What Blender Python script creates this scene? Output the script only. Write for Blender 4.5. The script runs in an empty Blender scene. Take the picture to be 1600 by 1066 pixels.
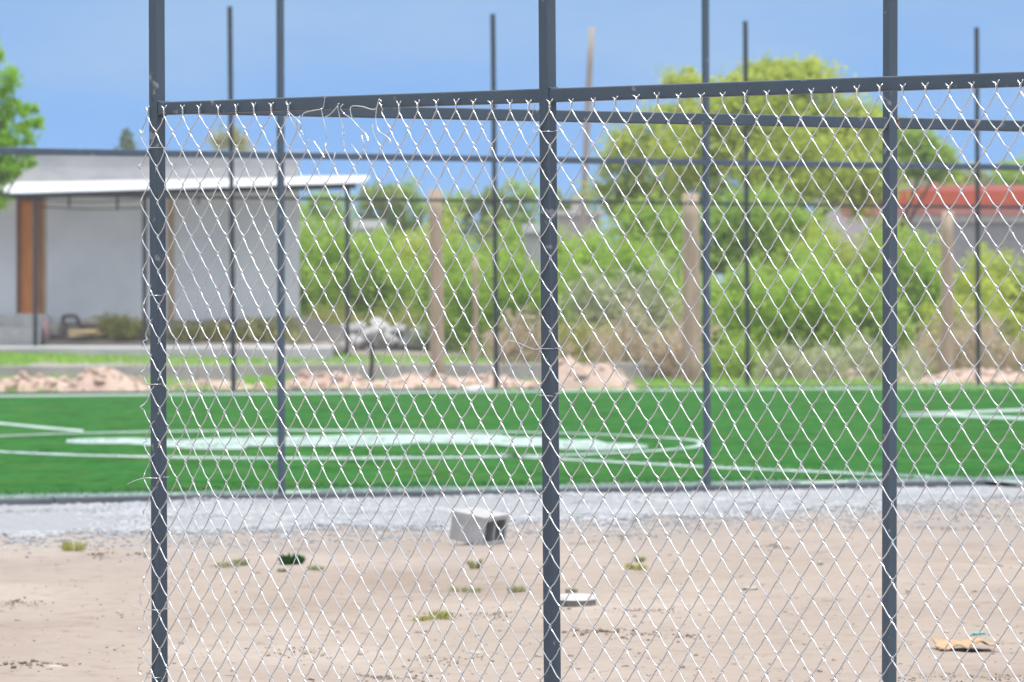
import bpy, math, random
import numpy as np
from mathutils import Vector, noise, Matrix

random.seed(11)
R = random.Random(5)
col = bpy.context.scene.collection
F = 10000.0          # focal length in pixels of a 1600 px wide frame
HY = 489.0           # image row of the horizon
HAZE = .0005
CH = 1.0             # camera height

# ---------------------------------------------------------------- geometry of the place
def P(x, y, Z):
    return Vector(((x - 800.0) * Z / F, Z, CH + (HY - y) * Z / F))

NEAR0, NEAR1 = None, None
FN = Vector((-0.578, 0.816))          # across the pitch, away from the camera
def t_far(X, Y):
    return FN.x * X + FN.y * (Y - 76.65)

def terrain(X, Y):
    t = t_far(X, Y)
    if t < 13: return 0.0
    if t < 40: return 0.022 * (t - 13)
    if t < 80: return 0.594 + 0.0085 * (t - 40)
    return 0.934

def G(x, y, z0=None):
    Z = F * CH / max(y - HY, 5)
    for _ in range(60):
        z = terrain((x - 800) * Z / F, Z) if z0 is None else z0
        Zn = F * (CH - z) / max(y - HY, 5)
        Z = Z + 0.35 * (Zn - Z)
    v = P(x, y, Z)
    return Vector((v.x, v.y, z))

def hz(x, Z):
    X = (x - 800) * Z / F
    return Vector((X, Z, terrain(X, Z)))

def px(v):
    return (800 + F * v.x / v.y, HY - F * (v.z - CH) / v.y)

# ---------------------------------------------------------------- materials
MATS = {}
def base_nodes(name):
    m = bpy.data.materials.new(name); m.use_nodes = True
    nt = m.node_tree; b = nt.nodes['Principled BSDF']
    return m, nt, b

def nz(nt, scale, detail=4, rough=0.6, vec=None, w=None):
    n = nt.nodes.new('ShaderNodeTexNoise')
    n.inputs['Scale'].default_value = scale
    n.inputs['Detail'].default_value = detail
    n.inputs['Roughness'].default_value = rough
    if vec is not None: nt.links.new(vec, n.inputs['Vector'])
    return n

def ramp(nt, fac, stops):
    r = nt.nodes.new('ShaderNodeValToRGB')
    els = r.color_ramp.elements
    while len(els) < len(stops): els.new(0.5)
    for e, (p, c) in zip(els, stops):
        e.position = p; e.color = (c[0], c[1], c[2], 1)
    nt.links.new(fac, r.inputs['Fac'])
    return r

def coords(nt, scale=(1, 1, 1), kind='Object'):
    tc = nt.nodes.new('ShaderNodeTexCoord'); mp = nt.nodes.new('ShaderNodeMapping')
    mp.inputs['Scale'].default_value = scale
    nt.links.new(tc.outputs[kind], mp.inputs['Vector'])
    return mp.outputs['Vector']

def mat(name, c0, c1=None, scale=6.0, rough=0.7, metal=0.0, bump=0.0, bscale=None, spec=0.4,
        stretch=(1, 1, 1), mid=None, detail=5):
    if name in MATS: return MATS[name]
    m, nt, b = base_nodes(name)
    v = coords(nt, stretch)
    n = nz(nt, scale, detail, 0.62, v)
    c1 = c1 or c0
    stops = [(0.3, c0), (0.7, c1)] if mid is None else [(0.28, c0), (0.5, mid), (0.72, c1)]
    r = ramp(nt, n.outputs['Fac'], stops)
    nt.links.new(r.outputs['Color'], b.inputs['Base Color'])
    b.inputs['Roughness'].default_value = rough
    b.inputs['Metallic'].default_value = metal
    b.inputs['Specular IOR Level'].default_value = spec
    if bump > 0:
        n2 = nz(nt, bscale or scale * 4, 6, 0.65, v)
        bp = nt.nodes.new('ShaderNodeBump'); bp.inputs['Strength'].default_value = bump
        bp.inputs['Distance'].default_value = 0.02
        nt.links.new(n2.outputs['Fac'], bp.inputs['Height'])
        nt.links.new(bp.outputs['Normal'], b.inputs['Normal'])
    MATS[name] = m
    return m

def leaf_mat(name, cols, trans=0.45, patch=0.5):
    """leaves: each leaf (mesh island) gets its own hue between the given colours"""
    if name in MATS: return MATS[name]
    m, nt, b = base_nodes(name)
    g = nt.nodes.new('ShaderNodeNewGeometry')
    v = coords(nt)
    n = nz(nt, patch, 2, 0.5, v)
    mx = nt.nodes.new('ShaderNodeMath'); mx.operation = 'MULTIPLY_ADD'
    mx.inputs[1].default_value = 0.55
    nt.links.new(g.outputs['Random Per Island'], mx.inputs[0])
    m2 = nt.nodes.new('ShaderNodeMath'); m2.operation = 'MULTIPLY_ADD'
    m2.inputs[1].default_value = 1.3; m2.inputs[2].default_value = -0.42
    nt.links.new(n.outputs['Fac'], m2.inputs[0])
    nt.links.new(m2.outputs[0], mx.inputs[2])
    k = len(cols)
    r = ramp(nt, mx.outputs[0], [(i / (k - 1), c) for i, c in enumerate(cols)])
    nt.links.new(r.outputs['Color'], b.inputs['Base Color'])
    b.inputs['Roughness'].default_value = 0.6
    b.inputs['Specular IOR Level'].default_value = 0.25
    tr = nt.nodes.new('ShaderNodeBsdfTranslucent')
    nt.links.new(r.outputs['Color'], tr.inputs['Color'])
    mix = nt.nodes.new('ShaderNodeMixShader'); mix.inputs[0].default_value = trans
    out = nt.nodes['Material Output']
    nt.links.new(b.outputs[0], mix.inputs[1]); nt.links.new(tr.outputs[0], mix.inputs[2])
    nt.links.new(mix.outputs[0], out.inputs['Surface'])
    MATS[name] = m
    return m

M = {}
def paint_steel(name, c, worn):
    """dark grey enamel on steel tube with dust, rubbed spots and a little rust"""
    m, nt, b = base_nodes(name)
    v = coords(nt, (1, 1, 0.35))
    n1 = nz(nt, 9, 6, 0.65, v)
    r1 = ramp(nt, n1.outputs['Fac'], [(0.3, c), (0.62, tuple(x * 1.25 for x in c)), (0.8, worn)])
    v2 = coords(nt, (1, 1, 1))
    n2 = nz(nt, 26, 3, 0.5, v2)
    r2 = ramp(nt, n2.outputs['Fac'], [(0.66, (0, 0, 0)), (0.72, (1, 1, 1))])
    mix = nt.nodes.new('ShaderNodeMix'); mix.data_type = 'RGBA'
    nt.links.new(r2.outputs['Color'], mix.inputs['Factor'])
    nt.links.new(r1.outputs['Color'], mix.inputs['A'])
    mix.inputs['B'].default_value = (0.19, 0.20, 0.21, 1)
    nt.links.new(mix.outputs['Result'], b.inputs['Base Color'])
    rr = ramp(nt, n1.outputs['Fac'], [(0.3, (0.38,) * 3), (0.7, (0.55,) * 3)])
    nt.links.new(rr.outputs['Color'], b.inputs['Roughness'])
    b.inputs['Specular IOR Level'].default_value = 0.55
    n3 = nz(nt, 60, 4, 0.6, v2)
    bp = nt.nodes.new('ShaderNodeBump'); bp.inputs['Strength'].default_value = 0.12; bp.inputs['Distance'].default_value = 0.003
    nt.links.new(n3.outputs['Fac'], bp.inputs['Height']); nt.links.new(bp.outputs['Normal'], b.inputs['Normal'])
    MATS[name] = m
    return m

M['steel'] = paint_steel('steel_paint', (0.036, 0.056, 0.078), (0.066, 0.090, 0.115))
M['steel_far'] = paint_steel('steel_paint_far', (0.044, 0.064, 0.092), (0.075, 0.098, 0.13))
M['steel_black'] = paint_steel('steel_paint_black', (0.016, 0.020, 0.024), (0.04, 0.045, 0.05))
M['rust'] = mat('weld_rust', (0.10, 0.045, 0.02), (0.30, 0.14, 0.06), 60, 0.8)
M['wire'] = mat('galvanised_wire', (0.52, 0.53, 0.55), (0.74, 0.75, 0.77), 14, 0.27, 0.96, spec=0.5)
M['concrete'] = mat('concrete', (0.36, 0.35, 0.335), (0.52, 0.51, 0.49), 5, 0.85, bump=0.4, bscale=30)
M['block_grey'] = mat('block_grey', (0.31, 0.307, 0.31), (0.42, 0.417, 0.42), 18, 0.9, bump=0.6, bscale=90)
M['kerb_grey'] = mat('kerb_grey', (0.24, 0.228, 0.21), (0.36, 0.345, 0.32), 2.2, 0.9, bump=0.4)
M['edging'] = mat('edging_grey', (0.075, 0.085, 0.10), (0.12, 0.13, 0.15), 3, 0.85)
M['slab'] = mat('slab_grey', (0.30, 0.30, 0.305), (0.42, 0.42, 0.42), 1.5, 0.9, bump=0.3)
M['plaster'] = mat('wall_plaster', (0.70, 0.71, 0.735), (0.84, 0.845, 0.86), 1.1, 0.9, bump=0.2)
M['parapet'] = mat('parapet_render', (0.28, 0.275, 0.28), (0.40, 0.39, 0.39), 1.6, 0.9, stretch=(1, 1, 2.2), bump=0.3)
M['zinc'] = mat('zinc_sheet', (0.50, 0.52, 0.55), (0.66, 0.68, 0.71), 1.3, 0.5, 0.0, spec=0.5)
M['dark_wood'] = mat('dark_beam', (0.022, 0.018, 0.016), (0.05, 0.04, 0.034), 8, 0.8)
M['door'] = mat('door_wood', (0.68, 0.23, 0.05), (0.84, 0.34, 0.09), 2.5, 0.6, stretch=(3, 3, 0.5))
M['door_dark'] = mat('door_frame', (0.16, 0.065, 0.03), (0.24, 0.10, 0.05), 4, 0.7)
M['tan'] = mat('tan_pillar', (0.46, 0.33, 0.20), (0.58, 0.43, 0.28), 3, 0.9)
M['soil'] = mat('dug_soil', (0.33, 0.235, 0.19), (0.46, 0.35, 0.29), 3.5, 0.95, bump=0.7, bscale=14)
M['stone_pale'] = mat('pale_stone', (0.32, 0.32, 0.33), (0.50, 0.50, 0.50), 4, 0.9, bump=0.5, bscale=16)
M['stone_dull'] = mat('dull_stone', (0.28, 0.26, 0.23), (0.44, 0.41, 0.37), 20, 0.95, bump=0.6, bscale=60)
M['old_wood'] = mat('weathered_wood', (0.25, 0.185, 0.125), (0.43, 0.335, 0.245), 2.5, 0.9, stretch=(4, 4, 0.6), bump=0.5, bscale=12)
M['pole_wood'] = mat('pole_wood', (0.24, 0.205, 0.185), (0.34, 0.30, 0.27), 2.5, 0.9, stretch=(4, 4, 0.6))
M['red'] = mat('red_paint', (0.40, 0.065, 0.03), (0.50, 0.10, 0.05), 0.8, 0.7)
M['pink'] = mat('faded_red_paint', (0.46, 0.16, 0.13), (0.56, 0.24, 0.20), 0.8, 0.8)
M['grey_wall'] = mat('grey_wall', (0.22, 0.22, 0.23), (0.33, 0.325, 0.33), 0.8, 0.9)
M['pale_wall'] = mat('pale_wall', (0.34, 0.31, 0.28), (0.46, 0.42, 0.39), 0.8, 0.9)
M['white_wall'] = mat('white_wall', (0.44, 0.45, 0.44), (0.55, 0.55, 0.54), 0.8, 0.9)
M['mauve_wall'] = mat('mauve_wall', (0.34, 0.30, 0.31), (0.44, 0.39, 0.40), 0.8, 0.9)
M['bark'] = mat('bark', (0.07, 0.05, 0.035), (0.16, 0.12, 0.085), 5, 0.95, stretch=(3, 3, 0.6), bump=0.6)
M['card'] = mat('cardboard', (0.29, 0.175, 0.095), (0.43, 0.30, 0.18), 8, 0.85)
M['teal'] = mat('teal_plastic', (0.10, 0.30, 0.28), (0.20, 0.44, 0.40), 10, 0.5)
M['scrap'] = mat('dark_scrap', (0.05, 0.045, 0.042), (0.12, 0.10, 0.09), 6, 0.7)
M['pinkpole'] = mat('pink_stick', (0.60, 0.26, 0.27), (0.66, 0.34, 0.34), 4, 0.7)
M['plank'] = mat('raw_plank', (0.56, 0.38, 0.19), (0.70, 0.52, 0.30), 3, 0.8, stretch=(0.5, 4, 4))

# ---------------------------------------------------------------- mesh building
class MB:
    def __init__(s): s.v = []; s.f = []; s.mi = []
    def add(s, vs, fs, mi=0):
        o = len(s.v); s.v.extend([Vector(q) for q in vs])
        for f in fs: s.f.append([o + i for i in f]); s.mi.append(mi)
    def ring_loft(s, rings, closed_ends=True, mi=0):
        n = len(rings[0]); vs = [p for r in rings for p in r]; fs = []
        for a in range(len(rings) - 1):
            for i in range(n):
                j = (i + 1) % n
                fs.append([a * n + i, a * n + j, (a + 1) * n + j, (a + 1) * n + i])
        if closed_ends:
            fs.append(list(range(n))[::-1]); fs.append([(len(rings) - 1) * n + i for i in range(n)])
        s.add(vs, fs, mi)
    def beam(s, p0, p1, w, h, side, c=None, mi=0):
        """square tube from p0 to p1; w along side, h across; chamfered corners"""
        p0 = Vector(p0); p1 = Vector(p1); d = (p1 - p0).normalized()
        side = Vector(side); side = (side - d * side.dot(d)).normalized(); up = d.cross(side)
        c = min(w, h) * 0.1 if c is None else c
        a, b = w / 2, h / 2
        prof = []
        for sx, sy in ((1, 1), (-1, 1), (-1, -1), (1, -1)):
            q = [(sx * a, sy * (b - c)), (sx * (a - 0.3 * c), sy * (b - 0.3 * c)), (sx * (a - c), sy * b)]
            if sx * sy < 0: q = q[::-1]
            prof += q
        s.ring_loft([[p + side * x + up * y for x, y in prof] for p in (p0, p1)], True, mi)
    def box(s, c, dims, ax=Vector((1, 0, 0)), ay=Vector((0, 1, 0)), az=Vector((0, 0, 1)), mi=0):
        c = Vector(c); ax = Vector(ax); ay = Vector(ay); az = Vector(az)
        s.beam(c - az * dims[2] / 2, c + az * dims[2] / 2, dims[0], dims[1], ax, 0.06 * min(dims), mi)
    def tube(s, pts, r, n=6, ref=Vector((0, 0, 1)), mi=0, caps=True):
        pts = [Vector(p) for p in pts]; rings = []
        rs = r if isinstance(r, (list, tuple)) else [r] * len(pts)
        prev = None
        for i, p in enumerate(pts):
            a = pts[max(i - 1, 0)]; b = pts[min(i + 1, len(pts) - 1)]
            t = (b - a).normalized()
            if prev is None:
                q = ref - t * ref.dot(t)
                if q.length < 1e-3: q = Vector((1, 0, 0)) - t * t.x
            else:
                q = prev - t * prev.dot(t)
            q.normalize(); prev = q; w = t.cross(q)
            rings.append([p + (q * math.cos(2 * math.pi * k / n) + w * math.sin(2 * math.pi * k / n)) * rs[i] for k in range(n)])
        s.ring_loft(rings, caps, mi)
    def obj(s, name, m, parent=None, smooth=False, loc=None):
        me = bpy.data.meshes.new(name)
        off = Vector((0, 0, 0))
        q = parent
        while q is not None: off = off + q.location; q = q.parent
        if loc is not None: off = off + Vector(loc)
        me.from_pydata([tuple(v - off) for v in s.v], [], s.f)
        ms = m if isinstance(m, (list, tuple)) else [m]
        for x in ms: me.materials.append(x)
        if len(ms) > 1: me.polygons.foreach_set('material_index', s.mi)
        if smooth: me.polygons.foreach_set('use_smooth', [True] * len(me.polygons))
        me.update()
        o = bpy.data.objects.new(name, me); col.objects.link(o)
        if parent is not None: o.parent = parent
        if loc is not None: o.location = loc
        return o

def tag(o, label=None, cat=None, group=None, kind=None):
    if label: o['label'] = label
    if cat: o['category'] = cat
    if group: o['group'] = group
    if kind: o['kind'] = kind
    return o

def thing(name, label, cat, loc, group=None):
    o = bpy.data.objects.new(name, None); col.objects.link(o)
    o.empty_display_size = 0.2; o.location = loc
    return tag(o, label, cat, group)

V = Vector
# ---------------------------------------------------------------- foreground mesh fence
L0 = P(247, 489, 14.48); L0.z = 0
E0 = P(1600, 489, 12.65); E0.z = 0
FU = (E0 - L0).normalized()
FNn = V((FU.y, -FU.x, 0)); 
if FNn.y > 0: FNn = -FNn
def fs(s_, z): return L0 + FU * s_ + V((0, 0, z))
# solve the post positions along the fence
def s_at(x):
    lo, hi = -1.0, 4.0
    for _ in range(60):
        m_ = (lo + hi) / 2
        if px(fs(m_, 1))[0] < x: lo = m_
        else: hi = m_
    return lo
sM = s_at(858.5)
TS = 0.0275
RZ0, RZ1 = 1.447, 1.4765
fence = thing('chain_link_fence', 'chain link fence of galvanised wire on dark grey steel posts nearest the camera', 'fence', L0)
def lean_post(s0, xt, xb, ext=2.05):
    p = fs(s0, 0)
    Z = p.y
    # small lean measured between the top and the bottom of the frame
    dxdz = (xt - xb) / 1066.0
    b = V((p.x, p.y, -0.2)); 
    cz = CH
    b = V((p.x - dxdz * (cz + 0.2), p.y, -0.2)); t = V((p.x + dxdz * (ext - cz), p.y, ext))
    return b, t
for s0, xt, xb in ((0.0, 245, 250), (sM, 854, 862.5)):
    b, t = lean_post(s0, xt, xb)
    mb = MB(); mb.beam(b, t, TS, TS, FU, 0.003)
    po = mb.obj('post', M['steel'], fence)
for a, b in ((TS / 2 + .0004, sM - TS / 2 - .0006), (sM + TS / 2 - .002, 3.3)):
    mb = MB(); zc = (RZ0 + RZ1) / 2
    mb.beam(fs(a, zc), fs(b, zc), RZ1 - RZ0, 0.026, V((0, 0, 1)), 0.0028)
    mb.obj('rail', M['steel'], fence)
for s0, dz in ((TS / 2 + .002, RZ1), (TS / 2 + .001, RZ0), (sM - TS / 2, RZ0 - .001), (sM - TS / 2, RZ1), (sM + TS / 2, RZ1)):
    mb = MB()
    mb.tube([fs(s0, dz) + FNn * (0.015 - 0.003 * k) + V((0, 0, R.uniform(-.001, .001))) for k in range(10)], [.0008] + [R.uniform(.0018, .0034) for k in range(8)] + [.0008], 6)
    mb.obj('weld_bead', M['steel'], fence, True)
mb = MB()   # pointed scrap of tube left standing on the corner weld
q = fs(-.002, RZ1) + FNn * .0142
mb.tube([q, q + V((0, 0, .012)), q + V((.001, 0, .019))], [.0026, .0018, .0006], 6)
mb.obj('weld_spike', M['steel_black'], fence)

# --- woven wire
a1, a2, bb = 0.0292, 0.03125, 0.0391
WR = 0.00132
JT, JB = 17, -18
iL = -44; iR = 62
def knot(i, j):
    ds = i * (a2 if i >= 0 else a1)
    s_ = sM - 0.006 + ds
    z = 0.768 + j * bb + (0.006 * ds if ds > 0 else -0.014 * ds)
    q = V((i * 0.11, j * 0.09, 3.1))
    w = noise.noise_vector(q * 0.9); w2 = noise.noise_vector(q * 3.7 + V((9, 1, 4)))
    amp = 1.7 if i < 0 else 0.95
    s_ += amp * (0.0042 * w.x + 0.0017 * w2.x); z += amp * (0.0040 * w.y + 0.0016 * w2.y)
    nn = amp * (0.007 * w.z + 0.002 * w2.z)
    if i < -22 and j < 2:
        s_ += 0.006 * math.exp(-((i + 27) / 2.2) ** 2)
    if i < -38: nn += -0.004
    p = fs(s_, z) + FNn * (TS / 2 + 0.0065 + max(nn, -0.001 if abs(ds) < .05 else -.006))
    return p
def mess(i):   # the unravelled stretch at the top of the left panel
    x = px(knot(i, JT))[0]
    return 462 < x < 602
mb = MB()
hoff = 0.0021
for k in range(iL, iR):
    jt = JT
    if mess(k) and mess(k + 1):
        jt = JT - R.choice([1, 2, 2, 3])
    pts = []
    stray = 1.0
    for j in range(JB, jt + 1):
        left = (k + j) % 2 == 0
        i = k if left else k + 1
        p = knot(i, j)
        ex = FU * (-0.0013 if left else 0.0013)
        if k == iL and left and j < JT:      # cut edge past the corner post: bent at random
            ex = ex + FU * R.uniform(0.000, 0.013) + FNn * R.uniform(-0.002, 0.008)
        if j < jt:
            nx_ = knot(k + 1 if left else k, j + 1)
            front = -1 if left else 1     # going up: left->right is '/', behind; right->left is '\', in front
            if j > JB: pts.append(p + ex * 1.0 - V((0, 0, .0026)) - FNn * (hoff * .62 * front))
            pts.append(p + ex * 1.55)
            pts.append(p + ex * 1.0 + V((0, 0, .0026)) + FNn * (hoff * .62 * front))
            d = nx_ - p
            bow = FU * R.uniform(-.0006, .0006)
            sb = FU * .0004 * (1 if front > 0 else -.6)
            jn = [R.gauss(0, .00045) for _ in range(5)]
            for (t_, k_n, k_s), j_ in zip(((.14, .85, .2), (.30, 1.2, -.3), (.5, 1.4, .2), (.70, 1.2, .7), (.86, .85, .4)), jn):
                e_ = ex * (.5 if t_ < .2 else (-.5 if t_ > .8 else 0))
                pts.append(p + d * t_ + e_ + FNn * (hoff * k_n * front + j_) + bow * (1 if .2 < t_ < .8 else 0) + sb * k_s)
        else:
            pts.append(p + ex)
    top = pts[-1]
    left = (k + jt) % 2 == 0
    sg = -1 if left else 1
    if jt == JT:
        i = k if left else k + 1
        c = knot(i, JT)
        tl = V((noise.noise(V((i * 3.3, 0, 0))) * .12, 0, 1))
        hgt = 0.013 + 0.004 * noise.noise(V((i * 1.7, 5, 0)))
        tw = 2.2
        for q in range(1, 7):
            f_ = q / 6
            an = (0 if sg > 0 else math.pi) + f_ * math.pi * tw
            pts.append(c + tl * (hgt * f_ + .001) + FU * (math.cos(an) * .0017) + FNn * (math.sin(an) * .0017))
        e = pts[-1]
        pts.append(e + FU * (sg * (.0035 + .002 * R.random())) + V((0, 0, .003)) + FNn * .001)
        pts.append(e + FU * (sg * (.006 + .003 * R.random())) + V((0, 0, .005 + .003 * R.random())) + FNn * R.uniform(-.001, .003))
    else:
        e = top
        pts.append(e + V((0, 0, .012)) + FU * R.uniform(-.006, .006) + FNn * .002)
        if R.random() < .6:
            pts.append(pts[-1] + V((0, 0, R.uniform(.004, .02))) + FU * R.uniform(-.012, .012))
    mb.tube(pts, WR, 6, FNn)
mesh_part = mb.obj('wire_mesh', M['wire'], fence, True)

def on_fence(x, y, off=0.02):
    s_ = s_at(x); p = fs(s_, 0)
    p.z = CH + (HY - y) * p.y / F
    return p + FNn * off
def smooth_path(pts, n=5):
    out = []
    for a in range(len(pts) - 1):
        p0 = pts[max(a - 1, 0)]; p1 = pts[a]; p2 = pts[a + 1]; p3 = pts[min(a + 2, len(pts) - 1)]
        for q in range(n):
            t = q / n
            out.append(0.5 * ((2 * p1) + (p2 - p0) * t + (2 * p0 - 5 * p1 + 4 * p2 - p3) * t * t + (3 * p1 - p0 - 3 * p2 + p3) * t ** 3))
    out.append(pts[-1]); return out
# loose ends of the unravelled stretch
def zx(pl): return [(400 + a / 3.135, b / 3.135) for a, b in pl]
loose = [zx([(260, 572), (268, 554), (310, 543), (357, 532), (366, 500), (378, 480)]),
         zx([(357, 532), (362, 580), (372, 612), (378, 680)]),
         zx([(372, 576), (400, 560), (438, 520), (441, 508)]),
         zx([(438, 520), (447, 590), (459, 625), (460, 658), (472, 655)]),
         zx([(462, 512), (452, 530), (466, 560), (500, 580), (540, 622), (575, 665), (590, 695)]),
         zx([(507, 585), (500, 545), (505, 522), (560, 524), (605, 538), (628, 520), (640, 486)]),
         zx([(655, 500), (640, 492), (622, 545), (620, 590), (640, 640), (672, 668), (693, 690), (692, 708)]),
         zx([(185, 497), (192, 520), (190, 545), (250, 602), (252, 640), (272, 664)]),
         zx([(318, 690), (345, 730), (375, 775)]), zx([(495, 705), (530, 740), (552, 778)])]
for pl in loose:
    mb = MB()
    pp = smooth_path([on_fence(x, y, 0.021 + R.uniform(-.002, .004)) for x, y in pl], 5)
    mb.tube(pp, WR, 6, FNn)
    mb.obj('loose_wire', M['wire'], fence, True)
# tie wires round the posts
def tie(s0, y, tail=None, tilt=0.0):
    c = fs(s0, 0); c.z = CH + (HY - y) * c.y / F
    mb = MB(); r = TS / 2 + .002
    pts = []
    for k in range(9):
        an = k / 8 * 2 * math.pi
        a_, b_ = math.cos(an), math.sin(an)
        m_ = max(abs(a_), abs(b_))
        pts.append(c + FU * (a_ / m_ * r) + FNn * (b_ / m_ * (r + .004)) + V((0, 0, tilt * k / 8)))
    mb.tube(pts, .0009, 5)
    if tail:
        mb.tube(smooth_path([c + FNn * (r + .005)] + [on_fence(x, yy, .022) for x, yy in tail], 4), .0009, 5)
    mb.obj('tie_wire', M['wire'], fence, True)
tie(0.0, 231, None); tie(0.0, 462, None, .003); tie(0.0, 600, None, -.004)
tie(0.0, 747, [(236, 747), (222, 751), (210, 757)], .002)
tie(0.0, 953, [(240, 953), (226, 949), (214, 945)], .003)
tie(sM, 206, [(846, 206), (842, 190), (846, 168), (849, 163)], .002)
tie(sM, 545, [(848, 546), (838, 543), (822, 536), (807, 532)], .001)
tie(sM, 619, None, .006); tie(0.0, 1058, None)
for pl in ([(231, 945), (229, 930), (235, 928)], [(229, 985), (224, 978), (228, 990), (235, 1000)], [(228, 203), (234, 212), (240, 222)], [(230, 1036), (226, 1046), (232, 1056)]):
    mb = MB(); mb.tube(smooth_path([on_fence(x, y, .02) for x, y in pl], 4), .0010, 5); mb.obj('loose_wire', M['wire'], fence, True)

# ---------------------------------------------------------------- bare frame going back from the corner
Rb = P(1389, 489, 15.67); Rb.z = 0
B0 = L0.copy()
BU = (Rb - B0).normalized(); BN = V((BU.y, -BU.x, 0))
zr0, zr1 = 1.447, 1.4765
frame = thing('steel_frame', 'bare grey steel frame with no mesh running back from the corner post', 'fence frame', Rb)
mb = MB(); mb.beam(V((Rb.x, Rb.y, -.2)), V((Rb.x + .004, Rb.y, 2.2)), .0275, .0275, BU, .003)
mb.obj('post', M['steel'], frame)
lenR = (Rb - B0).length
for a, b in ((.022, lenR - .0145), (lenR + .0145, lenR + 2.2)):
    mb = MB(); zc = (zr0 + zr1) / 2 + .003
    mb.beam(B0 + BU * a + V((0, 0, zc)), B0 + BU * b + V((0, 0, zc - (.004 if b > lenR else 0))), zr1 - zr0 - .002, .026, V((0, 0, 1)), .0028)
    mb.obj('rail', M['steel'], frame)
mb = MB()
mb.tube([B0 + BU * (lenR + .0165 + R.uniform(-.001, .003)) + V((BU.y, -BU.x, 0)) * .0128 + V((0, 0, 1.450 + .0026 * k)) for k in range(12)], [.001] + [R.uniform(.0025, .0055) for k in range(10)] + [.001], 6)
mb.obj('weld_bead', M['rust'], frame, True)

# ---------------------------------------------------------------- ground sheet
def near_base(x): return 791 - .0194 * x
def far_base(x): return 621 - .009 * x
TZ = 0.032
n0, n1 = G(0, near_base(0), 0.0), G(1600, near_base(1600), 0.0)
f0, f1 = G(0, far_base(0), 0.0), G(1600, far_base(1600), 0.0)
ND = (n1 - n0).normalized(); NB = V((-ND.y, ND.x, 0))
FD = (f1 - f0).normalized()
def t_near(X, Y): return (V((X, Y, 0)) - n0).dot(NB)

ridges = []   # (point, along, across, height) little ridges and scrapes on the dirt
for x0, x1, y, hh in ((890, 985, 996, .016), (985, 1100, 996, .010), (955, 1045, 957, .006), (430, 520, 1022, .006), (560, 660, 1060, .010),
                      (25, 105, 1046, .018), (0, 60, 945, .006), (10, 60, 940, .007), (690, 800, 963, .007), (1380, 1600, 1058, .006), (640, 760, 1031, .006), (130, 180, 858, .010), (200, 235, 873, .016),
                      (150, 170, 872, .014), (1180, 1240, 860, .010), (1500, 1600, 812, .016), (1440, 1530, 827, .010), (960, 1040, 842, .016), (900, 960, 852, .010)):
    a = G(x0, y); b = G(x1, y); ridges.append((a, b, hh))
def ground_z(X, Y):
    z = terrain(X, Y)
    if -4.2 < X < 5.2 and 15 < Y < 37 and t_near(X, Y) < -0.05:
        q = V((X * 1.2, Y * 0.55, 0))
        z += 0.016 * noise.noise(q * 1.3) + 0.0065 * noise.noise(q * 5.1 + V((3, 2, 0))) + 0.0034 * noise.noise(V((X * 16, Y * 9, 1)))
        n_ = noise.noise(V((X * 7, Y * 4, 7)))
        if n_ > .32: z += (n_ - .32) * .022
        for a, b, h in ridges:
            d = b - a; L = d.length; u = max(0, min(1, (V((X, Y, 0)) - V((a.x, a.y, 0))).dot(d) / (L * L)))
            if abs(Y - a.y - d.y * u) > 0.6 or abs(X - a.x - d.x * u) > .12: continue
            w_ = (X - a.x - d.x * u, Y - a.y - d.y * u)
            lump = .55 + .9 * max(0, noise.noise(V((X * 22, Y * 7, h * 99))) + .25)
            z += h * lump * math.exp(-(w_[0] / .05) ** 2 - (w_[1] / .16) ** 2)
    elif Y > 76 and t_far(X, Y) > 1.0 and Y < 170:
        z += 0.03 * noise.noise(V((X * .7, Y * .35, 2))) + .012 * noise.noise(V((X * 2.4, Y * 1.3, 2)))
    return z
xs = np.concatenate([[-3000, -900, -300, -120, -60, -35, -22, -16], np.arange(-12, -4, .4), np.arange(-4, 5, .05), np.arange(5, 14, .4), [16, 22, 35, 60, 120, 300, 900, 3000]])
ys = np.concatenate([[-300, -100, -40, -10, 4, 10, 13], np.arange(15, 34.5, .06), np.arange(34.5, 76, 1.0), np.arange(76, 130, .4), np.arange(130, 180, 4), [200, 240, 320, 500, 900, 1800, 4000]])
mb = MB(); nx, ny = len(xs), len(ys)
vs = [(float(X), float(Y), ground_z(float(X), float(Y)) - (0 if Y < 200 else 0)) for Y in ys for X in xs]
fcs = [[r * nx + c, r * nx + c + 1, (r + 1) * nx + c + 1, (r + 1) * nx + c] for r in range(ny - 1) for c in range(nx - 1)]
mb.add(vs, fcs)
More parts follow.
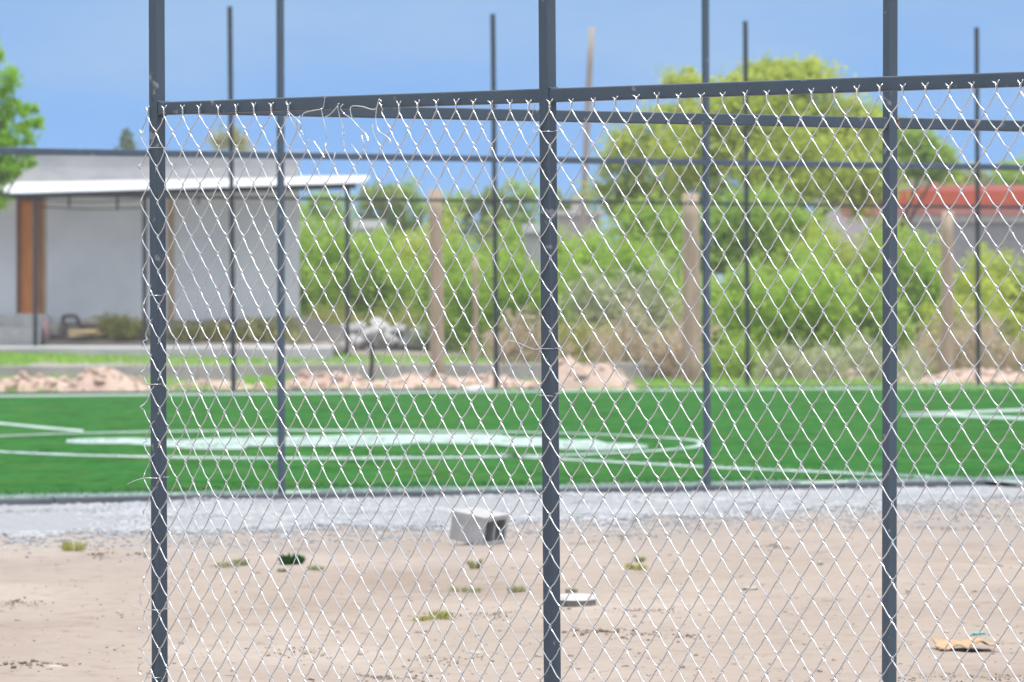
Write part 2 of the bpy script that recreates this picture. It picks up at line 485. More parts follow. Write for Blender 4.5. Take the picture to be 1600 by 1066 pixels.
def ground_mat():
    m, nt, b = base_nodes('sandy_dirt')
    v = coords(nt, (1, .45, 1)); v2 = coords(nt, (1, .6, 1))
    n1_ = nz(nt, .8, 6, .6, v)
    r1 = ramp(nt, n1_.outputs['Fac'], [(.3, (.225, .178, .147)), (.44, (.264, .219, .190)), (.56, (.285, .238, .207)), (.72, (.33, .285, .253))])
    n2 = nz(nt, 9, 6, .7, v2)
    r2 = ramp(nt, n2.outputs['Fac'], [(.28, (.70, .66, .63)), (.44, (.97, .96, .95)), (.56, (1, 1, 1)), (.75, (1.07, 1.07, 1.07))])
    mx = nt.nodes.new('ShaderNodeMix'); mx.data_type = 'RGBA'; mx.blend_type = 'MULTIPLY'; mx.inputs['Factor'].default_value = 1
    nt.links.new(r1.outputs['Color'], mx.inputs['A']); nt.links.new(r2.outputs['Color'], mx.inputs['B'])
    # grey stone dust trodden out from the gravel strip, in patches
    dp = nt.nodes.new('ShaderNodeVectorMath'); dp.operation = 'DOT_PRODUCT'; dp.inputs[1].default_value = (NB.x, NB.y, 0)
    tc0 = nt.nodes.new('ShaderNodeTexCoord'); nt.links.new(tc0.outputs['Object'], dp.inputs[0])
    mr = nt.nodes.new('ShaderNodeMapRange'); o_ = n0.dot(NB)
    mr.inputs[1].default_value = o_ - 8.5; mr.inputs[2].default_value = o_ - 4.0; mr.inputs[3].default_value = 0; mr.inputs[4].default_value = 1
    nt.links.new(dp.outputs['Value'], mr.inputs[0])
    n5 = nz(nt, 1.1, 6, .65, v)
    r5 = ramp(nt, n5.outputs['Fac'], [(.40, (0, 0, 0)), (.60, (1, 1, 1))])
    mu = nt.nodes.new('ShaderNodeMath'); mu.operation = 'MULTIPLY'; nt.links.new(mr.outputs[0], mu.inputs[0]); nt.links.new(r5.outputs['Color'], mu.inputs[1])
    mu2 = nt.nodes.new('ShaderNodeMath'); mu2.operation = 'MULTIPLY'; mu2.inputs[1].default_value = .75; nt.links.new(mu.outputs[0], mu2.inputs[0])
    mg = nt.nodes.new('ShaderNodeMix'); mg.data_type = 'RGBA'; nt.links.new(mu2.outputs[0], mg.inputs['Factor'])
    nt.links.new(mx.outputs['Result'], mg.inputs['A']); mg.inputs['B'].default_value = (.215, .205, .20, 1)
    # damp darker scrapes
    n6 = nz(nt, 2.6, 7, .7, coords(nt, (1, .35, 1)))
    r6 = ramp(nt, n6.outputs['Fac'], [(.60, (1, 1, 1)), (.68, (.80, .76, .72)), (.76, (.62, .56, .51))])
    md = nt.nodes.new('ShaderNodeMix'); md.data_type = 'RGBA'; md.blend_type = 'MULTIPLY'; md.inputs['Factor'].default_value = 1
    nt.links.new(mg.outputs['Result'], md.inputs['A']); nt.links.new(r6.outputs['Color'], md.inputs['B'])
    nt.links.new(md.outputs['Result'], b.inputs['Base Color'])
    b.inputs['Roughness'].default_value = .95; b.inputs['Specular IOR Level'].default_value = .15
    n3 = nz(nt, 30, 6, .7, v2)
    bp = nt.nodes.new('ShaderNodeBump'); bp.inputs['Strength'].default_value = .45; bp.inputs['Distance'].default_value = .015
    nt.links.new(n3.outputs['Fac'], bp.inputs['Height']); nt.links.new(bp.outputs['Normal'], b.inputs['Normal'])
    return m
tag(mb.obj('ground', ground_mat(), None, True), kind='structure')

# ---------------------------------------------------------------- pitch
def turf_mat():
    m, nt, b = base_nodes('artificial_turf')
    v = coords(nt, (1, .5, 1))
    n1_ = nz(nt, 1.1, 8, .72, v)
    r1 = ramp(nt, n1_.outputs['Fac'], [(.3, (.022, .092, .021)), (.47, (.030, .124, .031)), (.58, (.045, .118, .031)), (.75, (.042, .146, .042))])
    n4 = nz(nt, 2.2, 7, .72, coords(nt, (.8, .32, 1)))
    r4 = ramp(nt, n4.outputs['Fac'], [(.32, (.50, .48, .36)), (.44, (.88, .88, .82)), (.60, (1.05, 1.05, 1.05)), (.74, (1.35, 1.22, 1.3))])
    mq = nt.nodes.new('ShaderNodeMix'); mq.data_type = 'RGBA'; mq.blend_type = 'MULTIPLY'; mq.inputs['Factor'].default_value = 1
    nt.links.new(r1.outputs['Color'], mq.inputs['A']); nt.links.new(r4.outputs['Color'], mq.inputs['B'])
    n7 = nz(nt, 11, 5, .7, coords(nt, (1, .16, 1)))
    r7 = ramp(nt, n7.outputs['Fac'], [(.30, (.70, .74, .66)), (.5, (1, 1, 1)), (.70, (1.30, 1.22, 1.30))])
    mq2 = nt.nodes.new('ShaderNodeMix'); mq2.data_type = 'RGBA'; mq2.blend_type = 'MULTIPLY'; mq2.inputs['Factor'].default_value = 1
    nt.links.new(mq.outputs['Result'], mq2.inputs['A']); nt.links.new(r7.outputs['Color'], mq2.inputs['B'])
    nt.links.new(mq2.outputs['Result'], b.inputs['Base Color'])
    b.inputs['Roughness'].default_value = .9; b.inputs['Specular IOR Level'].default_value = 0
    n3 = nz(nt, 45, 5, .7, coords(nt, (1, .4, 1)))
    bp = nt.nodes.new('ShaderNodeBump'); bp.inputs['Strength'].default_value = .6; bp.inputs['Distance'].default_value = .03
    nt.links.new(n3.outputs['Fac'], bp.inputs['Height']); nt.links.new(bp.outputs['Normal'], b.inputs['Normal'])
    return m
M['turf'] = turf_mat()
M['line'] = mat('white_turf_line', (.05, .14, .06), (.46, .53, .52), 7, .8, mid=(.30, .38, .36), detail=8, bump=.3, bscale=40)
M['blade'] = leaf_mat('turf_blade', [(.024, .115, .022), (.036, .155, .034), (.052, .18, .045)], .25, .5)
M['blade_white'] = leaf_mat('turf_blade_white', [(.16, .25, .20), (.31, .39, .37), (.44, .50, .49)], .2, .5)
A0, A1 = n0 - ND * 40 + NB * .05, n1 + ND * 40 + NB * .05
C0, C1 = f0 - FD * 40, f1 + FD * 40
mb = MB()
mb.add([V((q.x, q.y, z)) for z in (TZ, -.1) for q in (A0, A1, C1, C0)], [[0, 1, 2, 3], [7, 6, 5, 4], [0, 4, 5, 1], [1, 5, 6, 2], [2, 6, 7, 3], [3, 7, 4, 0]])
tag(mb.obj('pitch', M['turf']), kind='structure')
def edging(a, b, wid, z, name):
    d = (b - a).normalized(); n_ = V((-d.y, d.x, 0))
    mb = MB()
    L = (b - a).length; k = int(L / 1.0)
    for i in range(k):
        p = a + d * (L * i / k + .004); q = a + d * (L * (i + 1) / k - .004)
        dz = R.uniform(-.003, .003)
        mb.beam(p + V((0, 0, z / 2 - .1 + dz)), q + V((0, 0, z / 2 - .1 + dz)), wid, z + .2, n_, .004)
    return tag(mb.obj(name, M['edging']), kind='structure')
edging(n0 - ND * 12, n1 + ND * 12, .07, .038, 'near_edging')
edging(f0 - FD * 12 + V((0, .1, 0)), f1 + FD * 12 + V((0, .1, 0)), .10, .06, 'far_edging')

marks = []        # polygons in ground space
def band(pts, wpx, z=TZ + .004):
    """a painted line through image points, its thickness given in image rows"""
    g = [G(x, y, TZ) for x, y in pts]
    q = [G(x, y - w / 2, TZ) for (x, y), w in zip(pts, wpx)]; r_ = [G(x, y + w / 2, TZ) for (x, y), w in zip(pts, wpx)]
    return q, r_
def add_band(mb, pts, w):
    ws = w if isinstance(w, (list, tuple)) else [w] * len(pts)
    q, r_ = band(pts, ws)
    n_ = len(q); 
    mb.add([V((p.x, p.y, TZ + .004)) for p in r_ + q], [[i, i + 1, n_ + i + 1, n_ + i] for i in range(n_ - 1)])
    for i in range(n_ - 1): marks.append(((r_[i].x, r_[i].y), (r_[i + 1].x, r_[i + 1].y), (q[i + 1].x, q[i + 1].y), (q[i].x, q[i].y)))
mb = MB()
# near touchline and far touchline as strips along the edges
for a, d, o0, o1 in ((n0, ND, .06, .56), (f0, FD, -1.9, -.55)):
    n_ = V((-d.y, d.x, 0)); s0 = a - d * 12; s1 = a + d * 26
    mb.add([V((p.x, p.y, TZ + .004)) for p in (s0 + n_ * o0, s1 + n_ * o0, s1 + n_ * o1, s0 + n_ * o1)], [[0, 1, 2, 3]])
tag(mb.obj('touchline', mat('worn_turf_line', (.16, .27, .20), (.34, .42, .37), 4, .8)), kind='structure')
mb = MB()   # centre circle
cen = G(500, 693.5, TZ)
cpts = []
for k in range(97):
    an = 2 * math.pi * k / 96
    d_ = 203 + 0 * k
    x = 500 + 601 * math.cos(an); 
    # front/back rows measured on the photograph: 717 and 673
    yy = 693.5 + (23.5 if math.sin(an) > 0 else 20.5) * math.sin(an)
    cpts.append(G(x, yy, TZ))
cg = sum(cpts[:-1], V((0, 0, 0))) / 96
inn = [c + (cg - c).normalized() * .0 for c in cpts]
wl = .062
outer = []; inner = []
for k in range(97):
    a = cpts[(k - 1) % 96]; b = cpts[(k + 1) % 96]; t_ = (b - a).normalized(); n_ = V((-t_.y, t_.x, 0))
    wv = V((n_.x * .045, n_.y * .32, 0))
    outer.append(cpts[k] + wv); inner.append(cpts[k] - wv)
mb.add([V((p.x, p.y, TZ + .004)) for p in outer + inner], [[k, k + 1, 97 + k + 1, 97 + k] for k in range(96)])
for k in range(96): marks.append(((outer[k].x, outer[k].y), (outer[k + 1].x, outer[k + 1].y), (inner[k + 1].x, inner[k + 1].y), (inner[k].x, inner[k].y)))
tag(mb.obj('centre_circle', M['line']), kind='structure')
mb = MB()
add_band(mb, [(-120, 652), (0, 662), (60, 668), (130, 674)], 3.6)
add_band(mb, [(780, 712), (850, 717), (950, 722), (1110, 731), (1300, 739), (1450, 746.5), (1600, 754.5), (1750, 763)], 2.8)
tag(mb.obj('halfway_line', M['line']), kind='structure')
mb = MB()
add_band(mb, [(1408, 649), (1480, 649), (1540, 652), (1600, 654.5), (1720, 660)], 4.5)
add_band(mb, [(1408, 647.5), (1500, 645), (1600, 641), (1720, 636)], 4)
tag(mb.obj('area_line', M['line']), kind='structure')
mb = MB()
prof = [(104, 688, 692), (130, 686, 694), (160, 685.5, 694), (200, 685, 694), (236, 686, 697), (264, 688, 699), (300, 688, 702), (330, 685, 703), (380, 684, 703), (386, 683.5, 698), (430, 683, 697), (500, 682, 697.5), (560, 680, 697),
        (620, 679, 696), (655, 679, 692.5), (720, 678, 694), (780, 680, 696), (800, 684, 698), (846, 684, 698), (880, 688, 703), (930, 688, 704), (948, 693, 704), (990, 694, 702), (1012, 697, 701)]
top = [G(x, a, TZ) for x, a, b in prof]; bot = [G(x, b, TZ) for x, a, b in prof]
k_ = len(prof)
mb.add([V((p.x, p.y, TZ + .004)) for p in bot + top], [[i, i + 1, k_ + i + 1, k_ + i] for i in range(k_ - 1)])
tag(mb.obj('centre_emblem', M['line']), kind='structure')
for i in range(k_ - 1): marks.append(((bot[i].x, bot[i].y), (bot[i + 1].x, bot[i + 1].y), (top[i + 1].x, top[i + 1].y), (top[i].x, top[i].y)))

def inside(p, poly):
    x, y = p; c = False; n_ = len(poly)
    for i in range(n_):
        x1, y1 = poly[i]; x2, y2 = poly[(i + 1) % n_]
        if (y1 > y) != (y2 > y) and x < (x2 - x1) * (y - y1) / (y2 - y1) + x1: c = not c
    return c
boxes = [(min(a for a, b in q), max(a for a, b in q), min(b for a, b in q), max(b for a, b in q), q) for q in marks]
def is_white(X, Y, tn):
    if .06 < tn < .56: return True
    for a, b, c, d, q in boxes:
        if a < X < b and c < Y < d and inside((X, Y), q): return True
    return False
g_, w_ = MB(), MB()
cnt = 0
rt = random.Random(3)
while cnt < 66000:
    s_ = rt.uniform(-2.8, 10.6); tn = .06 + (rt.random() ** 2.6) * 13
    p = n0 + ND * s_ + NB * tn
    x_, y_ = px(V((p.x, p.y, 0)))
    if not -330 < x_ < 1930: cnt += 1; continue
    cnt += 1
    h = rt.uniform(.012, .026); w = rt.uniform(.0025, .005) * (1 + tn * .05)
    an = rt.uniform(0, math.pi); dx, dy = math.cos(an) * w, math.sin(an) * w
    lx, ly = rt.gauss(0, .010), rt.gauss(0, .010)
    wt = is_white(p.x, p.y, tn)
    if not wt and tn > .56 + rt.random() * 1.2: continue
    if wt and noise.noise(V((p.x * 3, p.y * 1.2, 4))) < -.25: continue
    t = w_ if wt else g_
    t.add([(p.x - dx, p.y - dy, TZ), (p.x + dx, p.y + dy, TZ), (p.x + lx, p.y + ly, TZ + h)], [[0, 1, 2]])
o = g_.obj('turf_pile', M['blade']); tag(o, 'short green pile of the artificial pitch', 'turf', kind='stuff')
o = w_.obj('line_pile', M['blade_white']); tag(o, 'white pile of the pitch markings', 'turf', kind='stuff')

# ---------------------------------------------------------------- gravel strip
ICO = None
def ico():
    global ICO
    if ICO is None:
        t = (1 + 5 ** .5) / 2
        vs = [V(q).normalized() for q in ((-1, t, 0), (1, t, 0), (-1, -t, 0), (1, -t, 0), (0, -1, t), (0, 1, t), (0, -1, -t), (0, 1, -t), (t, 0, -1), (t, 0, 1), (-t, 0, -1), (-t, 0, 1))]
        fs_ = [(0, 11, 5), (0, 5, 1), (0, 1, 7), (0, 7, 10), (0, 10, 11), (1, 5, 9), (5, 11, 4), (11, 10, 2), (10, 7, 6), (7, 1, 8), (3, 9, 4), (3, 4, 2), (3, 2, 6), (3, 6, 8), (3, 8, 9), (4, 9, 5), (2, 4, 11), (6, 2, 10), (8, 6, 7), (9, 8, 1)]
        ICO = (vs, fs_)
    return ICO
def pebble(mb, c, r, rr, flat=.65):
    vs, fs_ = ico(); a = rr.uniform(0, 6.28); ca, sa = math.cos(a), math.sin(a)
    sx, sy, sz = r * rr.uniform(.75, 1.3), r * rr.uniform(.75, 1.3), r * flat * rr.uniform(.8, 1.2)
    out = []
    for v in vs:
        k = rr.uniform(.78, 1.18); x, y, z = v.x * sx * k, v.y * sy * k, v.z * sz * k
        out.append((c[0] + x * ca - y * sa, c[1] + x * sa + y * ca, c[2] + z))
    mb.add(out, fs_)
def gravel_edge(x):   # image row of the front edge of the strip
    q = [(-430, 842), (100, 838), (250, 834), (420, 832), (560, 828), (700, 826), (850, 818), (1000, 812), (1150, 806), (1300, 800), (1450, 790), (1650, 778), (2040, 768)]
    for (a, b), (c, d) in zip(q, q[1:]):
        if a <= x <= c: return b + (d - b) * (x - a) / (c - a)
    return q[-1][1]
M['gravel'] = leaf_mat('pale_gravel', [(.16, .165, .18), (.25, .258, .278), (.32, .328, .345), (.44, .445, .46)], 0.0, 1.5)
rg = random.Random(9); mb = MB()
nst = 0
for _ in range(115000):
    s_ = rg.uniform(-4.6, 11.4); tn = -.04 - rg.random() * 5.5
    p = n0 + ND * s_ + NB * tn
    x_, y_ = px(V((p.x, p.y, 0)))
    if not -420 < x_ < 2020: continue
    e = gravel_edge(x_) + 9 * noise.noise(V((x_ * .012, 0, 0))) + 5 * noise.noise(V((x_ * .05, 3, 0)))
    d = y_ - e
    pr = 1.0 if d < -4 else math.exp(-(d + 4) / 12) * .6
    # thin scatter of stones further out, densest on the right
    if x_ > 900 and 840 < y_ < 878: pr = max(pr, .22 * max(0, noise.noise(V((p.x * 1.6, p.y * .7, 5))) + .35))
    if d > 0 and y_ < 895: pr = max(pr, .11 * max(0, noise.noise(V((p.x * 1.1, p.y * .5, 8))) + .3) * (895 - y_) / 50)
    pr = max(pr, .006)
    if rg.random() > pr: continue
    r = rg.uniform(.007, .016) if d < 2 else rg.uniform(.004, .011)
    pebble(mb, (p.x, p.y, ground_z(p.x, p.y) + r * .3), r, rg); nst += 1
print('gravel', nst)
tag(mb.obj('gravel', M['gravel']), 'pale grey gravel strip beside the pitch edging', 'gravel', kind='stuff')
mb = MB(); xsg = list(range(-420, 2030, 12))    # crushed fines under the stones
lo = [G(x, gravel_edge(x) + 9 * noise.noise(V((x * .012, 0, 0))) - 4, .0) for x in xsg]; hi = [G(x, near_base(x) + .5, .0) for x in xsg]
rows = 7; vs = []; fcs = []
for r_ in range(rows):
    f_ = r_ / (rows - 1)
    for a, b in zip(lo, hi):
        q = a.lerp(b, f_); vs.append((q.x, q.y, max(ground_z(q.x, q.y), 0) + (.004 if 0 < f_ < 1 else .001) + .004))
nn_ = len(xsg)
fcs = [[r_ * nn_ + i, r_ * nn_ + i + 1, (r_ + 1) * nn_ + i + 1, (r_ + 1) * nn_ + i] for r_ in range(rows - 1) for i in range(nn_ - 1)]
mb.add(vs, fcs)
tag(mb.obj('gravel_bed', mat('gravel_fines', (.21, .215, .23), (.285, .29, .31), 14, .95, bump=.6, bscale=60), None, True), kind='structure')
# grit and small stones on the dirt
mb = MB(); rg = random.Random(21)
for _ in range(1100):
    y_ = 800 + 266 * rg.random() ** .8; x_ = rg.uniform(-20, 1620); p = G(x_, y_)
    r = min(.016, .0025 + .0025 * rg.expovariate(1.3))
    pebble(mb, (p.x, p.y, ground_z(p.x, p.y) + r * .2), r, rg)
tag(mb.obj('grit', leaf_mat('grit_stone', [(.17, .14, .12), (.28, .235, .21), (.40, .36, .33)], 0.0, 2.0)), 'loose grit scattered over the sandy ground', 'grit', kind='stuff')

mb = MB(); rg = random.Random(33)
for a, b, h in ridges:
    L = (b - a).length
    for _ in range(int(200 * L + 40)):
        q = a.lerp(b, rg.random()); X, Y = q.x + rg.gauss(0, .02), q.y + rg.gauss(0, .10)
        r = min(.4 * h + .002, .0015 + rg.expovariate(1 / (.13 * h + .0008)))
        pebble(mb, (X, Y, ground_z(X, Y) + r * .25), r, rg, .75)
tag(mb.obj('clods', leaf_mat('clod_soil', [(.09, .065, .05), (.16, .12, .095), (.23, .18, .15)], 0.0, 2.0)), 'crumbly brown clods along the scraped ridges of dirt', 'clods', kind='stuff')

# ---------------------------------------------------------------- fence frames round the pitch
near_f = thing('fence_frame', 'dark grey steel fence frame standing along the near edge of the pitch', 'fence frame', G(440, near_base(440), 0))
zr = 1.838
pn = []
for x, lean in ((-230, 3), (440, 3), (1105, 4), (1770, 3)):
    b = G(x, near_base(x), 0) - NB * .0
    mb = MB(); mb.beam(V((b.x, b.y, -.1)), V((b.x - lean * .0045, b.y, 4.75)), .032, .032, ND, .003); mb.obj('post', M['steel_far'], near_f); pn.append(b)
for a, b in zip(pn, pn[1:]):
    mb = MB(); mb.beam(a + ND * .0165 + V((-.006, 0, zr)), b - ND * .0165 + V((-.006, 0, zr)), .034, .028, V((0, 0, 1)), .003); mb.obj('rail', M['steel_far'], near_f)
mb = MB()
mb.tube([pn[2] + V((-.026, -.02, zr - .016 + .006 * k)) for k in range(6)], [.002, .006, .005, .006, .004, .001], 6)
mb.obj('weld_bead', M['rust'], near_f, True)

far_f = thing('fence_frame', 'tall thin black steel fence frame along the far edge of the pitch', 'fence frame', G(775, far_base(775), 0))
zf = 2.41; pf = []
for x, lean, yt in ((-55, 5, 0), (365, 6, 10), (776, 6, 22), (1168.5, 4, 33), (1529, 3, 43), (1880, 3, 54)):
    b = G(x, far_base(x) - 1, 0); pf.append(b)
    s = F / b.y; zt = CH + (HY - yt) / s
    mb = MB(); mb.beam(V((b.x, b.y, -.1)), V((b.x - lean / s, b.y, zt)), .047, .047, FD, .004); mb.obj('post', M['steel_black'], far_f)
for i, (a, b) in enumerate(zip(pf, pf[1:])):
    mb = MB(); mb.beam(a + FD * .024 + V((-.02, 0, zf)), b - FD * .024 + V((-.02, 0, zf)), .036, .034, V((0, 0, 1)), .003); mb.obj('rail', M['steel_black'], far_f)
mb = MB(); mb.beam(pf[4] + FD * .024 + V((0, 0, .05)), pf[5] - FD * .024 + V((0, 0, .05)), .03, .03, V((0, 0, 1)), .003); mb.obj('rail', M['steel_black'], far_f)

# ---------------------------------------------------------------- foliage
def foliage(clumps, n, leaf, rr, aspect=.55, droop=0.0, sub=None, shell=.55, up=0.0):
    """many small leaves gathered in sub-clumps spread through ellipsoids (centre, radii)"""
    mb = MB()
    vol = [max(r.x * r.y * r.z, 1e-4) ** .7 for c, r in clumps]; tot = sum(vol)
    for (c, r), v_ in zip(clumps, vol):
        m_ = max(30, int(n * v_ / tot))
        ns = sub or max(5, int(m_ / 55))
        subs = []
        for _ in range(ns):
            d = V((rr.gauss(0, 1), rr.gauss(0, 1), rr.gauss(0, 1))).normalized()
            q = shell + (1 - shell) * rr.random() ** .6 if rr.random() < .72 else rr.random() ** .5
            sc = rr.uniform(.10, .36)
            subs.append((c + V((d.x * r.x * q, d.y * r.y * q, d.z * r.z * q)), sc, rr.uniform(.5, 1.4)))
        wsum = sum(w for _, _, w in subs)
        for sc_, k, w in subs:
            for _ in range(int(m_ * w / wsum)):
                p = sc_ + V((rr.gauss(0, r.x * k), rr.gauss(0, r.y * k), rr.gauss(0, r.z * k * .8)))
                l = leaf * rr.uniform(.6, 1.35)
                a = V((rr.gauss(0, 1), rr.gauss(0, 1), rr.gauss(0, .7) + up)).normalized() * l
                b = a.cross(V((rr.gauss(0, 1), rr.gauss(0, 1), rr.gauss(0, 1)))).normalized() * (l * aspect)
                a.z -= droop * l
                mb.add([p - a * .5, p + b * .5, p + a * .5, p - b * .5], [[0, 1, 2, 3]])
    return mb
def limbs(mb, base, r0, targets, rr):
    for t, r1 in targets:
        m1 = base.lerp(t, .35) + V((rr.uniform(-.12, .12), rr.uniform(-.12, .12), .12)) * (t - base).length * .35
        m2 = base.lerp(t, .7) + V((rr.uniform(-.1, .1), rr.uniform(-.1, .1), .05)) * (t - base).length * .35
        mb.tube([base, m1, m2, t], [r0, r0 * .72, r0 * .45, r1], 7)

LEAF = {
 'vivid': leaf_mat('leaf_vivid', [(.18, .40, .02), (.30, .55, .03), (.42, .63, .06)], .55),
 'bright': leaf_mat('leaf_bright', [(.18, .33, .035), (.30, .46, .055), (.44, .57, .10)], .52),
 'lime': leaf_mat('leaf_lime', [(.30, .38, .06), (.44, .52, .085), (.56, .60, .12)], .5),
 'mid': leaf_mat('leaf_mid', [(.23, .37, .06), (.34, .49, .085), (.45, .57, .12)], .52),
 'dark': leaf_mat('leaf_dark', [(.15, .21, .045), (.25, .33, .07), (.35, .42, .10)], .4),
 'olive': leaf_mat('leaf_olive', [(.26, .26, .08), (.40, .39, .13), (.50, .47, .19)], .4),
 'dry': leaf_mat('leaf_dry', [(.36, .28, .19), (.50, .41, .29), (.60, .51, .37)], .35),
 'sage': leaf_mat('leaf_sage', [(.28, .33, .17), (.40, .44, .25), (.52, .53, .34)], .4),
 'blue': leaf_mat('leaf_bluegreen', [(.08, .13, .08), (.15, .22, .14), (.22, .30, .19)], .35),
 'weed': leaf_mat('leaf_weed', [(.26, .27, .13), (.34, .35, .19), (.42, .39, .24)], .3),
 'clod': leaf_mat('leaf_clod', [(.015, .05, .012), (.03, .10, .02), (.06, .15, .03)], .3),
}
def shrub(x0, x1, yt, yb, Z, kind, label, n=2600, leaf=.10, group='shrubs on the waste ground', name='shrub', cat='shrub', wide=.9, droop=.0, up=.2, stems=3, bank=False):
    rr = random.Random(int(x0 * 7 + yt))
    s = F / Z; xc = (x0 + x1) / 2
    base = V(((xc - 800) / s, Z, CH + (HY - yb) / s))
    gz = terrain(base.x, Z); base.z = gz if not bank else base.z
    H = CH + (HY - yt) / s - base.z; W = (x1 - x0) / s
    t = thing(name, label, cat, base, group)
    mb = MB(); st = MB()
    ns = max(26, int(W * 24)); per = max(8, n // ns)
    W2 = W * 1.16
    lob = [(rr.uniform(-.5, .5), rr.uniform(.72, 1.05), rr.uniform(.12, .28)) for _ in range(4)]
    for q in range(ns):
        fx = rr.uniform(-.5, .5); fy = rr.uniform(-.5, .5)
        env = .62 + .08 * rr.gauss(0, 1)
        for lx, lh, lw in lob: env = max(env, lh * math.exp(-((fx - lx) / lw) ** 2))
        env *= 1 - .45 * max(0, abs(fx) * 2 - .6)
        hh = H * min(1.06, env * rr.uniform(.70, 1.04))
        p0 = base + V((fx * W2 * .8, fy * W * wide * .8, -.05))
        lean = V((fx * .5 + rr.gauss(0, .16), rr.gauss(0, .16), 1)); lean.normalize()
        p3 = p0 + lean * hh + V((0, 0, -droop * hh))
        bend = V((rr.gauss(0, .10), rr.gauss(0, .10), 0)) * hh
        pts = [p0, p0.lerp(p3, .35) - bend * .4, p0.lerp(p3, .7) + bend * .3, p3]
        if q in (0, ns // 3, 2 * ns // 3):
            st = MB(); st.tube(pts, [.018, .013, .008, .003], 5); st.obj('stem', M['bark'], t)
        spread = .07 + .09 * hh
        for m_ in range(int(per * rr.uniform(.5, 1.5))):
            f_ = rr.random() ** .75; f_ = .10 + .92 * f_
            g_ = f_ * 3; i_ = min(2, int(g_)); c_ = pts[i_].lerp(pts[i_ + 1], g_ - i_)
            sp = spread * (1.15 - .75 * f_) + .02
            p = c_ + V((rr.gauss(0, sp), rr.gauss(0, sp), rr.gauss(0, sp * .6)))
            if p.z < base.z + .02: continue
            l = leaf * rr.uniform(.55, 1.4)
            a_ = V((rr.gauss(0, 1), rr.gauss(0, 1), rr.gauss(0, .7) + up)).normalized() * l
            b_ = a_.cross(V((rr.gauss(0, 1), rr.gauss(0, 1), rr.gauss(0, 1)))).normalized() * (l * .46)
            mb.add([p - a_ * .5, p + b_ * .5, p + a_ * .5, p - b_ * .5], [[0, 1, 2, 3]])
    mb.obj('foliage', LEAF[kind], t)
    return t

def tree(label, base, trunk_r, crowns, n, leaf, kind, rr, group=None, cat='tree', name='tree', droop=0, up=0.0, fork=.35):
    t = thing(name, label, cat, base, group)
    cmean = sum((c for c, r in crowns), V((0, 0, 0))) / len(crowns)
    fk = base.lerp(V((base.x * .6 + cmean.x * .4, base.y, cmean.z)), fork)
    mb = MB()
    mb.tube([base + V((0, 0, -.2)), base + V((.02, 0, .15)), base.lerp(fk, .6) + V((rr.uniform(-.05, .05), 0, 0)), fk + V((0, 0, .05))], [trunk_r * 1.35, trunk_r * 1.05, trunk_r * .85, trunk_r * .75], 10)
    limbs(mb, fk, trunk_r * .55, [(c + V((0, 0, -r.z * .1)), trunk_r * .12) for c, r in crowns], rr)
    mb.obj('trunk', M['bark'], t, True)
    foliage(crowns, n, leaf, rr, .5, droop, up=up).obj('crown', LEAF[kind], t)
    return t
def crown(x0, x1, yt, yb, Z, dy=0.0, dep=.8):
    s = F / (Z + dy); c = P((x0 + x1) / 2, (yt + yb) / 2, Z + dy)
    return (c, V(((x1 - x0) / 2 / s, (x1 - x0) / 2 / s * dep, (yb - yt) / 2 / s)))

rr = random.Random(77)
Z = 118
tree('big yellow green tree rising above the fence rails right of centre', hz(1205, Z), .22,
     [crown(1150, 1300, 96, 190, Z), crown(1100, 1240, 130, 250, Z, -.6), crown(1230, 1370, 150, 260, Z, .5), crown(1020, 1160, 170, 290, Z, -.4), crown(1130, 1330, 200, 330, Z, -.9),
      crown(1150, 1225, 92, 150, Z, .3), crown(1215, 1290, 92, 150, Z, .3), crown(1040, 1120, 235, 360, Z, .4), crown(1270, 1390, 225, 335, Z, .2), crown(1120, 1180, 120, 170, Z)],
     28000, .125, 'lime', rr)
Z = 124
tree('pale sparse tree with thin twigs against the sky beside the leaning pole', hz(985, Z), .14,
     [crown(945, 1040, 190, 280, Z), crown(1000, 1090, 160, 260, Z), crown(1035, 1115, 108, 150, Z), crown(920, 1000, 235, 330, Z), crown(965, 1080, 260, 400, Z, .3), crown(1050, 1110, 140, 220, Z)],
     9000, .12, 'lime', rr)
Z = 132
tree('dark green tree crown right of the big yellow green tree', hz(1386, Z), .13,
     [crown(1335, 1440, 185, 275, Z), crown(1400, 1480, 205, 278, Z), crown(1310, 1380, 160, 250, Z), crown(1440, 1500, 235, 282, Z)],
     12000, .12, 'mid', rr)
Z = 114
tree('mid green leafy tree low behind the second wooden post', hz(1120, Z), .16,
     [crown(1040, 1180, 330, 430, Z), crown(1120, 1240, 300, 420, Z), crown(960, 1070, 320, 430, Z, .5), crown(1190, 1290, 320, 420, Z, .4)],
     16000, .12, 'mid', rr)
Z = 96
tree('bright green young tree at the left edge before the grey house', hz(-38, Z), .06,
     [crown(-34, 8, 58, 120, Z), crown(-14, 26, 84, 150, Z), crown(0, 30, 112, 180, Z), crown(-30, 22, 140, 230, Z), crown(12, 46, 140, 190, Z), crown(36, 66, 160, 200, Z, .3), crown(0, 48, 185, 245, Z), crown(44, 72, 184, 206, Z),
      crown(-40, 10, 200, 290, Z), crown(-10, 38, 228, 290, Z), crown(-26, 18, 280, 330, Z), crown(20, 54, 236, 262, Z)],
     5200, .08, 'vivid', rr, up=1.2, droop=-.2, fork=.55)
Z = 165
tree('small blue green conifer tip above the flat roof of the grey house', hz(200, Z), .12,
     [crown(186, 214, 198, 250, Z), crown(178, 224, 222, 262, Z), crown(192, 208, 196, 225, Z)], 1300, .10, 'blue', rr, up=.8)
tree('round olive tree top above the grey house roof beside the left corner post', hz(360, Z), .14,
     [crown(334, 386, 194, 240, Z), crown(340, 395, 212, 262, Z), crown(328, 360, 215, 262, Z)], 1700, .11, 'olive', rr)
